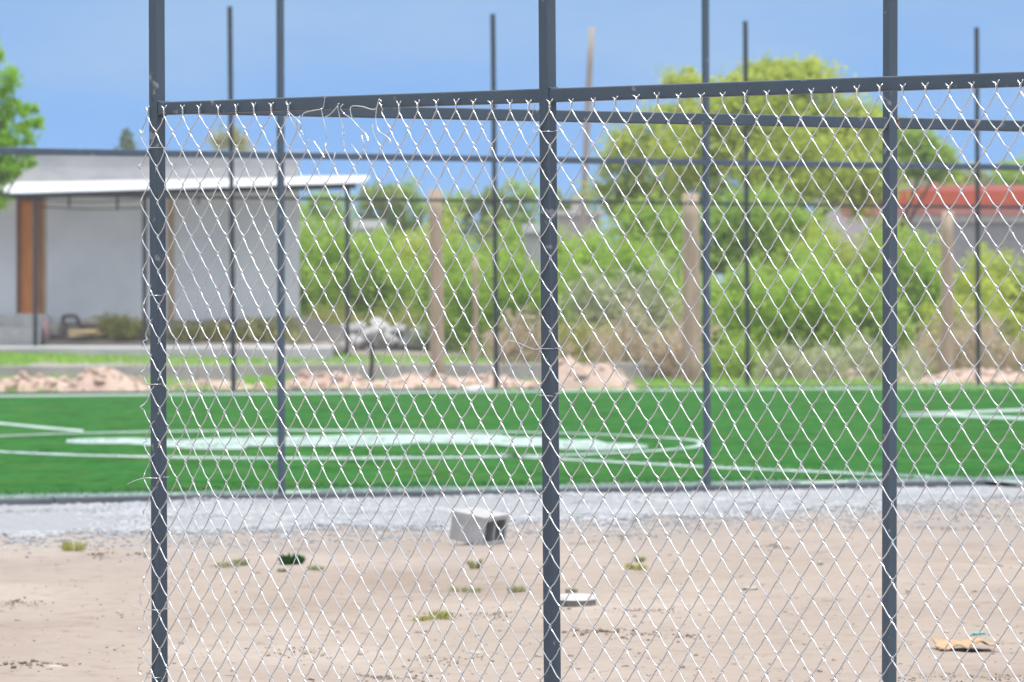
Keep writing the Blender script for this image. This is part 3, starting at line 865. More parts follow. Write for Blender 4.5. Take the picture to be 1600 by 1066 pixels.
far_t = [(470, 560, 296, 340, 'mid'), (560, 640, 290, 335, 'dark'), (600, 660, 285, 330, 'mid'), (650, 740, 298, 340, 'mid'), (720, 800, 292, 340, 'dark'), (780, 850, 285, 340, 'mid'), (850, 920, 296, 345, 'dark'), (1460, 1540, 258, 300, 'lime'), (1540, 1640, 250, 300, 'mid'), (1495, 1560, 262, 300, 'sage')]
far_l = ['far mid green tree beside the awning end of the grey house', 'far dark tree left of the first wooden post', 'far tree with the highest crown left of the first wooden post', 'far green tree behind the top of the first wooden post',
         'far dark tree just left of the second tall black post', 'far green tree just right of the second tall black post', 'far dark tree near the foot of the leaning pole', 'far yellow green tree behind the red building left end',
         'far green tree behind the red building at the right edge', 'far pale green treetop above the red building middle']
for (a, b, c, d, k), l in zip(far_t, far_l):
    Zt = 185 if a < 1000 else 160
    tree(l, hz((a + b) / 2, Zt), .14, [crown(a, (a + b) / 2 + 8, c + rr.uniform(0, 8), d + 60, Zt), crown((a + b) / 2 - 10, b, c, d + 60, Zt, .5), crown(a + 12, b - 12, c + 3, c + 45, Zt, -.5)], 2200, .16, k, rr, group='far trees beyond the waste ground')

for a in [
 (462, 548, 318, 500, 115, 'bright', 'vivid green shrub against the right corner of the grey house'),
 (520, 620, 345, 500, 114, 'mid', 'green shrub below the far white wall'),
 (588, 690, 330, 490, 116, 'lime', 'yellow green shrub just left of the first wooden post'),
 (690, 775, 335, 490, 110, 'mid', 'green shrub just right of the first wooden post'),
 (745, 850, 325, 500, 106, 'bright', 'bright shrub left of the middle grey fence post'),
 (835, 935, 335, 500, 110, 'mid', 'green shrub right of the middle grey fence post'),
 (915, 1020, 325, 490, 107, 'bright', 'bright shrub below the pale sparse tree'),
 (995, 1090, 370, 500, 110, 'mid', 'green shrub left of the second wooden post'),
 (1085, 1190, 390, 540, 98, 'mid', 'green shrub right of the second wooden post'),
 (1165, 1300, 385, 545, 96, 'bright', 'big bright green shrub below the big yellow green tree'),
 (1275, 1395, 380, 545, 100, 'mid', 'large green shrub behind the right dark fence post'),
 (1385, 1470, 330, 480, 112, 'bright', 'green shrub before the red building left of the third wooden post'),
 (1490, 1560, 420, 540, 97, 'lime', 'yellow flowering shrub right of the third wooden post'),
 (1545, 1660, 340, 540, 104, 'lime', 'tall yellow green shrub at the right edge'),
 (476, 580, 300, 470, 122, 'bright', 'vivid green tall shrub behind the far end of the awning'),
 (560, 660, 322, 470, 121, 'mid', 'green thicket shrub behind and left of the first wooden post'),
 (650, 760, 322, 470, 120, 'lime', 'yellow green thicket shrub behind the first wooden post'),
 (745, 835, 320, 470, 121, 'mid', 'green thicket shrub behind the second tall black post'),
 (820, 905, 328, 470, 119, 'bright', 'bright thicket shrub behind the middle post'),
 (890, 1000, 345, 470, 120, 'mid', 'green thicket shrub hiding the base of the pale hut'),
 (1380, 1480, 380, 500, 118, 'mid', 'green thicket shrub before the grey wall left of the third wooden post'),
 (1180, 1290, 330, 470, 112, 'mid', 'shaded green shrub under the big yellow green tree'),
 (1275, 1400, 292, 470, 113, 'lime', 'yellow green shrub under the right side of the big tree'),
 (930, 1010, 400, 510, 101, 'sage', 'grey green shrub between the bright shrub and the dry brush'),
]:
    big = (a[1] - a[0]) * (a[3] - a[2]) / 1e4
    shrub(*a, n=int(6000 * big ** .8) + 1800, leaf=.105)
dryb = [
 (765, 870, 470, 556, 96, 'dry', 'dry tan brush behind the middle grey fence post'),
 (950, 1060, 452, 560, 95, 'dry', 'pinkish dry brush left of the second wooden post'),
 (1030, 1100, 480, 560, 93, 'dry', 'dry brush at the foot of the second wooden post'),
 (1440, 1530, 465, 552, 94, 'dry', 'brown dry brush at the foot of the third wooden post'),
 (1525, 1640, 480, 552, 95, 'dry', 'dry brown brush low at the right edge'),
 (1190, 1300, 510, 580, 90, 'sage', 'grey green weeds below the big bright green shrub'),
 (1290, 1420, 505, 582, 91, 'sage', 'grey green weeds behind the right dark fence post'),
 (600, 690, 455, 520, 113, 'olive', 'olive weeds behind the heap of pale stones'),
 (480, 560, 455, 520, 113, 'olive', 'olive weeds by the right corner of the grey house'),
 (690, 780, 470, 548, 112, 'sage', 'grey green weeds at the foot of the first wooden post'),
 (865, 960, 470, 560, 97, 'olive', 'olive weeds between the middle post and the dry brush'),
 (158, 230, 484, 530, 106.2, 'olive', 'olive weeds before the grey house beside the left corner post'),
 (275, 345, 492, 534, 106.2, 'olive', 'olive weeds before the grey house right of the left corner post'),
 (372, 470, 478, 536, 106.2, 'olive', 'olive weeds along the foot of the grey house wall'),
 (1095, 1180, 505, 575, 92, 'mid', 'low green weeds beside the third tall black post'),
]
for a in dryb:
    shrub(*a, n=2600, leaf=.07, group='weeds and brush along the kerb', name='brush', cat='brush', up=.7, stems=4, bank=(a[4] == 106.2))

# ground cover
def cover(name, label, kind, regions, n, h0, h1, w, seed):
    rr = random.Random(seed); mb = MB()
    for _ in range(n):
        (x0, x1, y0, y1) = rr.choice(regions)
        x = rr.uniform(x0, x1); y = rr.uniform(y0, y1)
        p = G(x, y)
        if noise.noise(V((p.x * .8, p.y * .35, seed))) < -.22: continue
        h = rr.uniform(h0, h1); a = rr.uniform(0, 3.14); dx, dy = math.cos(a) * w, math.sin(a) * w
        z = ground_z(p.x, p.y) - .02
        mb.add([(p.x - dx, p.y - dy, z), (p.x + dx, p.y + dy, z), (p.x + rr.gauss(0, h * .3), p.y + rr.gauss(0, h * .3), z + h)], [[0, 1, 2]])
    return tag(mb.obj(name, LEAF[kind]), label, 'grass', kind='stuff')
LEAF['lawn'] = leaf_mat('lawn_blade', [(.16, .36, .05), (.25, .48, .07), (.36, .56, .11)], .4, .4)
LEAF['lawn_pale'] = leaf_mat('lawn_blade_pale', [(.20, .32, .07), (.30, .41, .10), (.42, .50, .17)], .4, .4)
def fastcover(*a): return cover(*a)
cover('grass', 'bright grass between the concrete kerb and the grey house', 'lawn', [(-110, 470, 556, 574), (-110, 120, 550, 560), (-20, 540, 553, 561), (440, 1100, 558, 574)], 21000, .04, .12, .016, 4)
cover('verge_grass', 'bright grass verge between the soil heaps and the pitch', 'lawn', [(-110, 1720, 603, 617), (980, 1250, 575, 612), (380, 470, 580, 612), (1100, 1620, 575, 612), (-20, 1000, 590, 612)], 26000, .04, .14, .016, 6)
cover('dry_grass', 'tall dry grass standing below the shrubs', 'dry', [(730, 1620, 528, 560), (760, 1110, 535, 560), (1420, 1620, 535, 560)], 9000, .12, .42, .016, 12)
cover('undergrowth', 'mixed dry undergrowth below the shrubs', 'sage', [(725, 1620, 520, 562), (900, 1620, 520, 575)], 14000, .10, .38, .02, 8)

# ---------------------------------------------------------------- soil heaps, low wall, stones
def heap(x0, x1, yt, yb, label, seed, group='soil heaps beside the pitch'):
    c = G((x0 + x1) / 2, yb); s = F / c.y; W = (x1 - x0) / s * 1.22; H = (yb - yt) / s * .72
    D = max(.8, min(W * .7, 3.0)); c = V((c.x, c.y + D * .35, terrain(c.x, c.y + D * .35)))
    nx_, ny_ = 64, 26; vs = []; fcs = []
    for j in range(ny_ + 1):
        for i in range(nx_ + 1):
            u = i / nx_ * 2 - 1; v = j / ny_ * 2 - 1
            X = c.x + u * W / 2 * 1.05; Y = c.y + v * D / 2
            e = max(0, 1 - abs(u) ** 2.4) * max(0, 1 - abs(v) ** 2)
            nn = noise.noise(V((X * .9, Y * .8, seed))) * .55 + noise.noise(V((X * 2.6, Y * 2.2, seed + 3))) * .35 + abs(noise.noise(V((X * 6, Y * 5, seed + 5)))) * .28
            z = H * (e ** 1.15 * (.70 + nn * 1.25) + .10 * e ** .4)
            vs.append((X, Y, terrain(X, Y) - .05 + max(0, z) + (.05 * e)))
    for j in range(ny_):
        for i in range(nx_):
            a = j * (nx_ + 1) + i; fcs.append([a, a + 1, a + nx_ + 2, a + nx_ + 1])
    mb = MB(); mb.add(vs, fcs)
    rr = random.Random(seed)
    for _ in range(int(60 * W)):
        u, v = rr.uniform(-.98, .98), rr.uniform(-.99, .1); i = int((u + 1) / 2 * nx_); j = int((v + 1) / 2 * ny_)
        q = vs[j * (nx_ + 1) + i]; pebble(mb, (q[0], q[1], q[2] + .01), min(.09, .012 + rr.expovariate(1 / .018)), rr, .8)
    t = mb.obj('soil_heap', M['soil'], None, False, loc=c)
    return tag(t, label, 'soil heap', group)
heap(-30, 128, 574, 614, 'broad pink soil heap at the left edge of the photo', 1)
heap(95, 232, 571, 616, 'lumpy soil heap just left of the left corner post', 2)
heap(262, 410, 585, 610, 'low soil heap between the left corner post and the first grey post behind', 3)
heap(440, 590, 563, 610, 'peaked soil heap right of the first grey post behind', 4)
heap(560, 860, 580, 612, 'long low soil heap left of the middle post', 5)
heap(855, 992, 557, 613, 'tall lumpy soil heap right of the middle post', 6)
heap(1190, 1255, 568, 590, 'small soil heap right of the third tall black post', 7)
heap(1235, 1440, 571, 596, 'long flat soil heap behind the right post', 8)
heap(1430, 1640, 572, 604, 'soil heap at the right edge behind the fourth tall black post', 9)

k0, k1 = hz(-350, 90.5), hz(1098, 93.5)
lw = thing('low_wall', 'long low grey concrete wall behind the soil heaps', 'low wall', k0)
d = (k1 - k0); seg = 9
for i in range(seg):
    a = k0 + d * (i / seg); b = k0 + d * ((i + 1) / seg); zt = .235 + .035 * (i + .5) / seg
    zb = min(terrain(a.x, a.y), terrain(b.x, b.y)) - .12
    a = V((a.x + .004, a.y, (zt + zb) / 2)); b = V((b.x - .004, b.y, (zt + zb) / 2))
    mb = MB(); mb.beam(a, b, .35, zt - zb, V((0, 1, 0)), .012)
    mb.obj('wall_block', M['kerb_grey'], lw)

def rock(x, y, wpx, hpx, m, label, cat='stone', group=None, Z=None, seed=0, name='stone', lift=0, sub=2):
    c = G(x, y) if Z is None else P(x, y, Z)
    s = F / c.y; w, h = wpx / s / 2, hpx / s
    rr = random.Random(seed); vs, fs_ = ico()
    # one loop of subdivision
    vs = [v.copy() for v in vs]; fs_ = [tuple(f) for f in fs_]
    for _ in range(sub):
        cache = {}; nf = []
        def mid(a, b):
            k = (min(a, b), max(a, b))
            if k not in cache: vs.append(((vs[a] + vs[b]) / 2).normalized()); cache[k] = len(vs) - 1
            return cache[k]
        for a, b, c_ in fs_:
            ab, bc, ca = mid(a, b), mid(b, c_), mid(c_, a); nf += [(a, ab, ca), (b, bc, ab), (c_, ca, bc), (ab, bc, ca)]
        fs_ = nf
    planes = [(V((rr.gauss(0, 1), rr.gauss(0, 1), rr.gauss(0, 1))).normalized(), rr.uniform(.55, .85)) for _ in range(9)]
    out = []
    for v in vs:
        q = v.copy()
        for n_, dd in planes:
            e = q.dot(n_)
            if e > dd: q = q - n_ * (e - dd)
        q = q * (1 + .06 * noise.noise(v * 4 + V((seed, 0, 0))))
        out.append(V((c.x + q.x * w * 1.15, c.y + q.y * w, c.z + (q.z * .62 + .42) * h + lift)))
    mb = MB(); mb.add(out, fs_)
    o = mb.obj(name, m, None, False, loc=c)
    return tag(o, label, cat, group)
rs = random.Random(42)
pile = [(520, 545, 60, 38), (560, 545, 50, 34), (600, 546, 62, 40), (640, 546, 55, 36), (680, 546, 60, 40), (540, 520, 46, 34), (585, 516, 44, 30), (622, 520, 50, 30), (664, 520, 60, 40), (700, 522, 44, 30),
        (560, 500, 36, 24), (592, 494, 40, 26), (625, 500, 36, 22), (715, 505, 40, 24), (505, 548, 34, 20), (655, 540, 40, 24), (690, 500, 26, 16), (535, 498, 24, 14), (605, 530, 40, 24), (575, 530, 40, 22)]
for i, (x, y, w, h) in enumerate(pile):
    up_ = (546 - y) * .0068
    rock(x, 549 - i % 3, w * .82, h * .78, M['stone_pale'], 'pale broken stone in the heap left of the first wooden post', 'stone', 'heap of pale broken stones', seed=i + 1, lift=up_ * .95, sub=2)
for x, y, w, h, l, m in ((745, 616, 40, 14, 'flat grey stone at the foot of the second tall black post', 'stone_pale'), (1468, 605, 34, 12, 'small grey stone left of the fourth tall black post', 'stone_pale'),
                         (1130, 612, 20, 7, 'little pale stone left of the third tall black post', 'stone_pale'), (95, 532, 18, 9, 'small white stone on the slab before the grey house', 'stone_pale')):
    rock(x, y, w, h, M[m], l, 'stone', seed=int(x))
rock(1170, 924, 26, 9, M['stone_dull'], 'small dark greenish stone on the dirt right of centre', 'stone', seed=61)
rock(1282, 882, 10, 6, M['stone_dull'], 'tiny brown pebble standing out on the dirt left of the right post', 'stone', seed=62)
rock(1418, 926, 9, 7, M['stone_dull'], 'tiny dark pebble right of the right post', 'stone', seed=63)
rock(742, 1022, 22, 6, M['stone_dull'], 'small dark clod on the dirt left of the middle post foot', 'clod', seed=64)
rock(78, 1048, 42, 9, M['stone_dull'], 'dark brown clod at the bottom left', 'clod', seed=65)

# hollow concrete block lying on its side
bc = G(748, 853)
Zb = bc.y; s = F / Zb
dirA = V((.70, -.62, 0)).normalized()      # long face runs away to the left
dirA = V((.83, -.557, 0)); dirB = V((.557, .83, 0))
Lb, Hb, Db = .40, .125, .26
blk = thing('concrete_block', 'grey hollow concrete block lying on the gravel edge left of the middle post', 'concrete block', bc)
# corner nearest the camera sits where the two visible faces meet
c0 = G(752, 852)
def BP(u, v, z): return c0 - V((.80, -.60, 0)) * u + V((.42, .908, 0)) * v + V((0, 0, z))
mb = MB()
ax, ay = V((.80, -.60, 0)), V((.42, .908, 0))
LU, DV, HH, tt = .18, .24, .126, .022
def slab(u0, u1, v0, v1, z0, z1):
    q = [BP(u0, v0, z0), BP(u1, v0, z0), BP(u1, v1, z0), BP(u0, v1, z0), BP(u0, v0, z1), BP(u1, v0, z1), BP(u1, v1, z1), BP(u0, v1, z1)]
    mb.add(q, [[0, 3, 2, 1], [4, 5, 6, 7], [0, 1, 5, 4], [1, 2, 6, 5], [2, 3, 7, 6], [3, 0, 4, 7]])
slab(0, LU, 0, tt, 0, HH); slab(0, LU, DV - tt, DV, 0, HH)
slab(.0, LU, tt, DV - tt, HH - tt, HH); slab(0, LU, tt, DV - tt, 0, tt * .6)
slab(.003, LU, DV / 2 - tt * .4, DV / 2 + tt * .4, tt * .6, HH - tt)
slab(LU - tt, LU - .002, tt, DV / 2 - tt * .4, tt * .6, HH - tt); slab(LU - tt, LU - .002, DV / 2 + tt * .4, DV - tt, tt * .6, HH - tt)
o = mb.obj('block_body', M['block_grey'], blk)
blk.rotation_euler = (.10, .13, 0); blk.location.z -= .012
bv = o.modifiers.new('bevel', 'BEVEL'); bv.width = .003; bv.segments = 2; bv.limit_method = 'ANGLE'

# flat concrete chunk by the middle post
c = G(900, 951); s = F / c.y
mb = MB(); rr2 = random.Random(8); ring0 = []; ring1 = []
nseg = 18
for k in range(nseg):
    an = 2 * math.pi * k / nseg; q = 1 + .13 * noise.noise(V((math.cos(an) * 2, math.sin(an) * 2, 3)))
    ring0.append(V((c.x + math.cos(an) * .068 * q, c.y + .12 + math.sin(an) * .15 * q, c.z - .01)))
    ring1.append(V((c.x + math.cos(an) * .071 * q, c.y + .12 + math.sin(an) * .155 * q, c.z + .028 + .004 * noise.noise(V((k, 0, 0))))))
ring2 = [p.lerp(V((c.x, c.y + .12, c.z + .038)), .16) + V((0, 0, .010)) for p in ring1]
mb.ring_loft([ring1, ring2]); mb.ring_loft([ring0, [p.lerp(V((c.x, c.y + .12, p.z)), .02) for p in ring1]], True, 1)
o = mb.obj('concrete_chunk', [M['stone_pale'], mat('shade_toned_side', (.13, .115, .10), (.24, .215, .19), 18, .95, bump=.6, bscale=50)], None, False, loc=c); tag(o, 'flat pale concrete chunk lying right beside the foot of the middle post', 'concrete chunk')  # darker side colour paints in the shade on the chunk's front

# torn cardboard
c = G(1512, 1020)
mb = MB(); nx_, ny_ = 30, 10; W, D = .175, .32; vs = []
for j in range(ny_ + 1):
    for i in range(nx_ + 1):
        u, v = i / nx_, j / ny_
        hgt = .010 + .012 * math.exp(-((u - .34) / .10) ** 2) * (1 - v) + .022 * math.exp(-((u - .72) / .16) ** 2) * (1 - v * .5) + .02 * max(0, u - .86) * 6 * (1 - v) + .016 * v * (1 - u)
        hgt += .0025 * noise.noise(V((u * 9, v * 4, 0)))
        vs.append((c.x + (u - .5) * W + .012 * noise.noise(V((v * 5, 1, 0))), c.y + (v - .1) * D + .05 * noise.noise(V((u * 6, 2, 0))), c.z + hgt * 1.1 + .002))
top_n = len(vs)
vs2 = vs + [(x, y, z - .0035) for x, y, z in vs]; fcs = []
for j in range(ny_):
    for i in range(nx_):
        a = j * (nx_ + 1) + i; q = [a, a + 1, a + nx_ + 2, a + nx_ + 1]; fcs.append(q); fcs.append([t + top_n for t in q][::-1])
edge = [i for i in range(nx_ + 1)] + [j * (nx_ + 1) + nx_ for j in range(1, ny_ + 1)] + [ny_ * (nx_ + 1) + i for i in range(nx_ - 1, -1, -1)] + [j * (nx_ + 1) for j in range(ny_ - 1, 0, -1)]
for a, b in zip(edge, edge[1:] + edge[:1]): fcs.append([a, a + top_n, b + top_n, b])
mb.add(vs2, fcs)
o = mb.obj('cardboard_scrap', M['card'], None, True, loc=c); tag(o, 'torn buckled piece of tan cardboard on the dirt at the lower right', 'cardboard')
c = G(1524, 1000); mb = MB()
for k in range(3):
    a = c + V((-.016 + .012 * k, .02 * k, .012)); mb.tube([a, a + V((.012, .01, .008)), a + V((.022, .0, .005)), a + V((.03, .02, .009))], [.002, .005, .004, .001], 6)
o = mb.obj('plastic_scrap', M['teal'], None, True, loc=c); tag(o, 'teal scrap of plastic lying behind the torn cardboard', 'scrap')

# weeds on the dirt
def tuft(x, y, wpx, hpx, kind, label, n=140, seed=1, grp='small weeds on the dirt'):
    c = G(x, y); c.z = ground_z(c.x, c.y); s = F / c.y; w, h = wpx / s / 2, hpx / s
    rr = random.Random(seed); mb = MB()
    for _ in range(n if n > 300 else 80):
        a = rr.uniform(0, 6.28); q = rr.random() ** .6
        b = c + V((math.cos(a) * w * q, math.sin(a) * w * 1.4 * q, 0)); b.z = ground_z(b.x, b.y)
        l = h * rr.uniform(.4, 1.15) * (1 - .45 * q); tip = b + V((math.cos(a) * l * .5 + rr.gauss(0, .2) * l, math.sin(a) * l * .5, l))
        t = V((rr.gauss(0, 1), rr.gauss(0, 1), .2)).normalized() * rr.uniform(.0025, .006)
        m_ = b.lerp(tip, .6) + V((0, 0, l * .12))
        mb.add([b - t * .4, b + t * .4, m_ + t, tip, m_ - t], [[0, 1, 2, 4], [4, 2, 3]])
    o = mb.obj('weed', LEAF[kind], None, False, loc=c)
    return tag(o, label, 'weed', grp)
for a in ((115, 862, 34, 22, 'olive', 'spiky dry weed at the gravel edge far left'), (352, 886, 44, 12, 'weed', 'low weed right of the left corner post'), (376, 884, 22, 14, 'weed', 'small yellowish weed tip beside the low weed right of the left corner post'),
          (493, 893, 26, 9, 'weed', 'small weed right of the dark green clump'), (728, 921, 56, 13, 'weed', 'flat green weed below the concrete block'), (742, 890, 16, 20, 'weed', 'thin upright weed just below the concrete block'),
          (690, 966, 36, 16, 'olive', 'yellow green weed in the middle of the dirt'), (662, 968, 34, 10, 'olive', 'dry flat weed left of the yellow green weed'), (808, 922, 26, 14, 'weed', 'weed just left of the middle post'),
          (893, 927, 18, 9, 'weed', 'little weed behind the flat concrete chunk'), (995, 893, 34, 14, 'olive', 'straw coloured weed right of the middle post'), (440, 896, 12, 8, 'weed', 'tiny weed under the dark green clump'), (1000, 880, 14, 12, 'weed', 'small upright weed behind the straw coloured weed')):
    tuft(*a, seed=int(a[0]))
tuft(456, 881, 34, 17, 'clod', 'dark green clump lying on the dirt in the left panel', 520, 5, None)

# ---------------------------------------------------------------- grey house with awning
Zr, Zl = 108.0, 107.2
wr = hz(468, Zr); wl_ = hz(-420, Zl)
HU = (wl_ - wr); HU.z = 0; HU.normalize(); HNn = V((-HU.y, HU.x, 0))
if HNn.y > 0: HNn = -HNn
hbase = V((wr.x, wr.y, .33))
house = thing('grey_house', 'grey flat roofed house with a pale metal awning behind the pitch on the left', 'house', hbase)
Wh = (wl_ - wr).length
def HP(u, n_, z): return V((wr.x, wr.y, 0)) + HU * u + HNn * n_ + V((0, 0, z))
def u_at(x):
    lo, hi = -6, 20
    for _ in range(50):
        m_ = (lo + hi) / 2
        if px(HP(m_, 0, 1))[0] > x: lo = m_
        else: hi = m_
    return lo
def z_at(x, y, n_=0):
    p = HP(u_at(x), n_, 0); return CH + (HY - y) * p.y / F
ztop = z_at(300, 241)
zaw = z_at(300, 285)
du0, du1 = u_at(66), u_at(26)
zd0, zd1 = z_at(45, 490), z_at(45, 308)
def hbox(u0, u1, n0_, n1_, z0, z1, name, m, par=None, c=.01):
    mb = MB(); a = HP((u0 + u1) / 2, (n0_ + n1_) / 2, z0); b = HP((u0 + u1) / 2, (n0_ + n1_) / 2, z1)
    mb.beam(a, b, abs(u1 - u0), abs(n1_ - n0_), HU, c); return mb.obj(name, m, par or house)
# walls: right of the door, left of the door, above it, and the parapet
hbox(0, du0, -5, 0, -.2, zaw, 'wall', M['plaster']); hbox(du1, Wh, -5, 0, -.2, zaw, 'wall', M['plaster'])
hbox(du0, du1, -5, -.003, zd1, zaw, 'wall', M['plaster']); hbox(du0, du1, -5, -.003, -.2, zd0, 'wall', M['plaster'])
hbox(.02, Wh, -5, -.03, zaw, ztop, 'parapet', M['parapet'])
hbox(-.03, Wh, -5.02, .01, ztop, ztop + .05, 'coping', M['concrete'])
dr = hbox(du0, du1, -.16, -.10, zd0, zd1, 'door', M['door'])
for k in range(3):
    z0 = zd0 + .12 + (zd1 - zd0 - .1) * k / 3
    mb = MB(); mb.beam(HP((du0 + du1) / 2, -.095, z0), HP((du0 + du1) / 2, -.095, z0 + .48), abs(du1 - du0) * .68, .03, HU, .01); mb.obj('door_panel', M['door'], dr)
fr = [(du0 - .0, du0 + .025), (du1 - .05, du1)]
for a, b in fr: hbox(a, b, -.1, .01, zd0, zd1, 'door_frame', M['door_dark'])
hbox(du0 + .05, du1 - .05, -.1, .01, zd1 - .07, zd1 - .002, 'door_frame', M['door_dark'])
hbox(u_at(73), u_at(66.5), -.02, .012, zd0, zd1, 'door_reveal', M['tan'])
hbox(u_at(272), u_at(262), 0.004, .05, .2, zaw - .1, 'pillar', M['tan'])
# stoop before the door
hbox(u_at(76), u_at(-200), .02, 1.2, .1, zd0 - .01, 'stoop', M['concrete']); hbox(u_at(62), u_at(-200), 1.21, 1.6, .1, z_at(30, 512, 1.4), 'stoop', M['concrete'])
# awning: sheet, beam, rafters, posts
aN = 6.0
fa = P(8, 303, 105.2); fb = P(568, 285.5, 105.6); ba = P(20, 281, 108.4); bb_ = P(578, 275.5, 108.4)
fa = fa + (fa - fb) * .5; ba = ba + (ba - bb_) * .5
mb = MB(); nc = 150; vs = []; 
for j, (p, q) in enumerate(((fa, fb), (ba, bb_))):
    for lay in (0, -.012):
        for i in range(nc * 2 + 1):
            w = p.lerp(q, i / (nc * 2)); vs.append(w + V((0, 0, (.018 if i % 2 else 0) + lay)))
n2_ = nc * 2 + 1; fcs = []
for i in range(n2_ - 1):
    fcs += [[i, i + 1, 2 * n2_ + i + 1, 2 * n2_ + i], [n2_ + i + 1, n2_ + i, 3 * n2_ + i, 3 * n2_ + i + 1], [n2_ + i, n2_ + i + 1, i + 1, i], [2 * n2_ + i, 2 * n2_ + i + 1, 3 * n2_ + i + 1, 3 * n2_ + i]]
mb.add(vs, fcs)
aw = mb.obj('awning', M['zinc'], house)
ad = (fb - fa).normalized(); back = (ba - fa).normalized()
mb = MB(); mb.beam(fa + back * .10 + V((0, 0, -.055)), fb - ad * .12 + back * .10 + V((0, 0, -.055)), .05, .095, back, .004); mb.obj('beam', M['dark_wood'], aw)
for k in range(7):
    f_ = (k + .25) / 7; p = fa.lerp(fb, f_); q = ba.lerp(bb_, f_)
    mb = MB(); mb.beam(p + V((0, 0, -.05)) + back * .14, q + V((0, 0, -.05)) - back * .05, .05, .08, ad, .003); mb.obj('rafter', M['dark_wood'], aw)
for x, yb_ in ((55, 537), (226, 552), (543, 548)):
    f_ = (x - px(fa)[0]) / (px(fb)[0] - px(fa)[0]); tp = fa.lerp(fb, f_)
    for _ in range(6):
        f_ += (x - px(tp)[0]) / (px(fb)[0] - px(fa)[0]); tp = fa.lerp(fb, f_)
    tp = tp + back * .10; zg = terrain(tp.x, tp.y)
    mb = MB(); mb.beam(V((tp.x, tp.y, zg - .1)), V((tp.x, tp.y, tp.z - .104)), .075, .075, ad, .006); mb.obj('awning_post', M['steel_black'], house)
for x, l in ((108, .14), (183, .20), (310, .1)):
    p = P(x, 310, 106); mb = MB(); mb.tube([p + V((0, 0, .06)), p + V((.005, 0, -.05)), p + V((0, 0, -l))], .018, 6); mb.obj('hook', M['dark_wood'], house)
mb = MB()
mb.tube([P(62, 323, 105.7), P(110, 326, 105.7), P(150, 327, 105.7), P(222, 325, 105.7)], .012, 5); mb.obj('cable', M['dark_wood'], house)
mb = MB()
mb.tube([P(62, 314, 105.7), P(150, 316, 105.7), P(222, 312, 105.7)], .010, 5); mb.obj('cable', M['dark_wood'], house)
# slab before the house
xsl = [-320, -150, 0, 60, 120, 180, 240, 300, 360, 420, 470, 520]
mb = MB(); n_ = len(xsl); Zs0, Zs1 = 103.4, 105.9
def slab_row(Z, z, j): return [V(((x - 800) * Z / F, Z + .12 * noise.noise(V((x * .02, j, 0))), z + .02 * noise.noise(V((x * .013, j, 5))))) for x in xsl]
r0 = slab_row(Zs0, .15, 0); r1 = slab_row(Zs0, .43, 0); r2 = slab_row(Zs1, .46, 1)
mb.add(r0 + r1 + r2, [[k * n_ + i, k * n_ + i + 1, (k + 1) * n_ + i + 1, (k + 1) * n_ + i] for k in range(2) for i in range(n_ - 1)])
tag(mb.obj('path', M['slab']), kind='structure')
M['bank'] = mat('bank_dirt', (.20, .175, .15), (.36, .32, .28), 1.6, .95, bump=.8, bscale=9, mid=(.28, .245, .215))
mb = MB(); nxb, nyb = 60, 8; vs = []
for j in range(nyb + 1):
    for i in range(nxb + 1):
        x = 70 + (560 - 70) * i / nxb; Z = 105.75 + 2.4 * j / nyb; X = (x - 800) * Z / F
        edge = min(1, max(0, (545 - x) / 70))
        z = .44 + .50 * (j / nyb) ** .8 * (.55 + .45 * edge) + .05 * noise.noise(V((X * 1.5, Z * 1.5, 1))) + .03 * noise.noise(V((X * 5, Z * 5, 2)))
        vs.append((X, Z, z if edge > 0 else .3))
mb.add(vs, [[j * (nxb + 1) + i, j * (nxb + 1) + i + 1, (j + 1) * (nxb + 1) + i + 1, (j + 1) * (nxb + 1) + i] for j in range(nyb) for i in range(nxb)])
tag(mb.obj('bank', M['bank'], None, True), kind='structure')
# odds and ends lying before the wall
def scrap_at(x, y, lift=.1):
    return P(x, y, 106.0)
c = scrap_at(104, 528); mb = MB(); mb.tube(smooth_path([c + V((-.06, 0, 0)), c + V((-.03, 0, .2)), c + V((-.06, 0, .33)), c + V((.02, .0, .36)), c + V((.15, .0, .35)), c + V((.2, 0, .26)), c + V((.2, 0, .18))], 5), .038, 8)
tag(mb.obj('bent_pipe', M['scrap'], None, True, loc=c), 'dark bent pipe end standing before the grey house wall', 'pipe')
c = scrap_at(128, 529); mb = MB(); mb.beam(c + V((-.22, 0, .05)), c + V((.30, .1, .09)), .20, .05, V((0, 1, 0)), .006); mb.beam(c + V((-.20, .02, .12)), c + V((.26, -.1, .13)), .18, .05, V((0, 1, 0)), .006)
tag(mb.obj('plank_pile', M['plank'], None, False, loc=c), 'short raw yellow planks lying before the grey house wall', 'planks')
c = scrap_at(74, 530); mb = MB(); mb.tube([c, c + V((-.02, 0, .18)), c + V((-.035, 0, .36))], .022, 7)
tag(mb.obj('stick', M['pinkpole'], None, True, loc=c), 'pink stick leaning by the house steps', 'stick')
for i, (x, y, w, h, l) in enumerate(((150, 520, 50, 26, 'grey rubble lump behind the raw planks'), (88, 525, 26, 24, 'grey rubble lump beside the bent pipe'), (240, 530, 40, 18, 'brown rubble lump behind the left corner post'), (345, 542, 36, 16, 'rubble lump behind the first tall black post'))):
    rock(x, y, w, h, M['stone_dull'], l, 'rubble', seed=70 + i, Z=106.3)

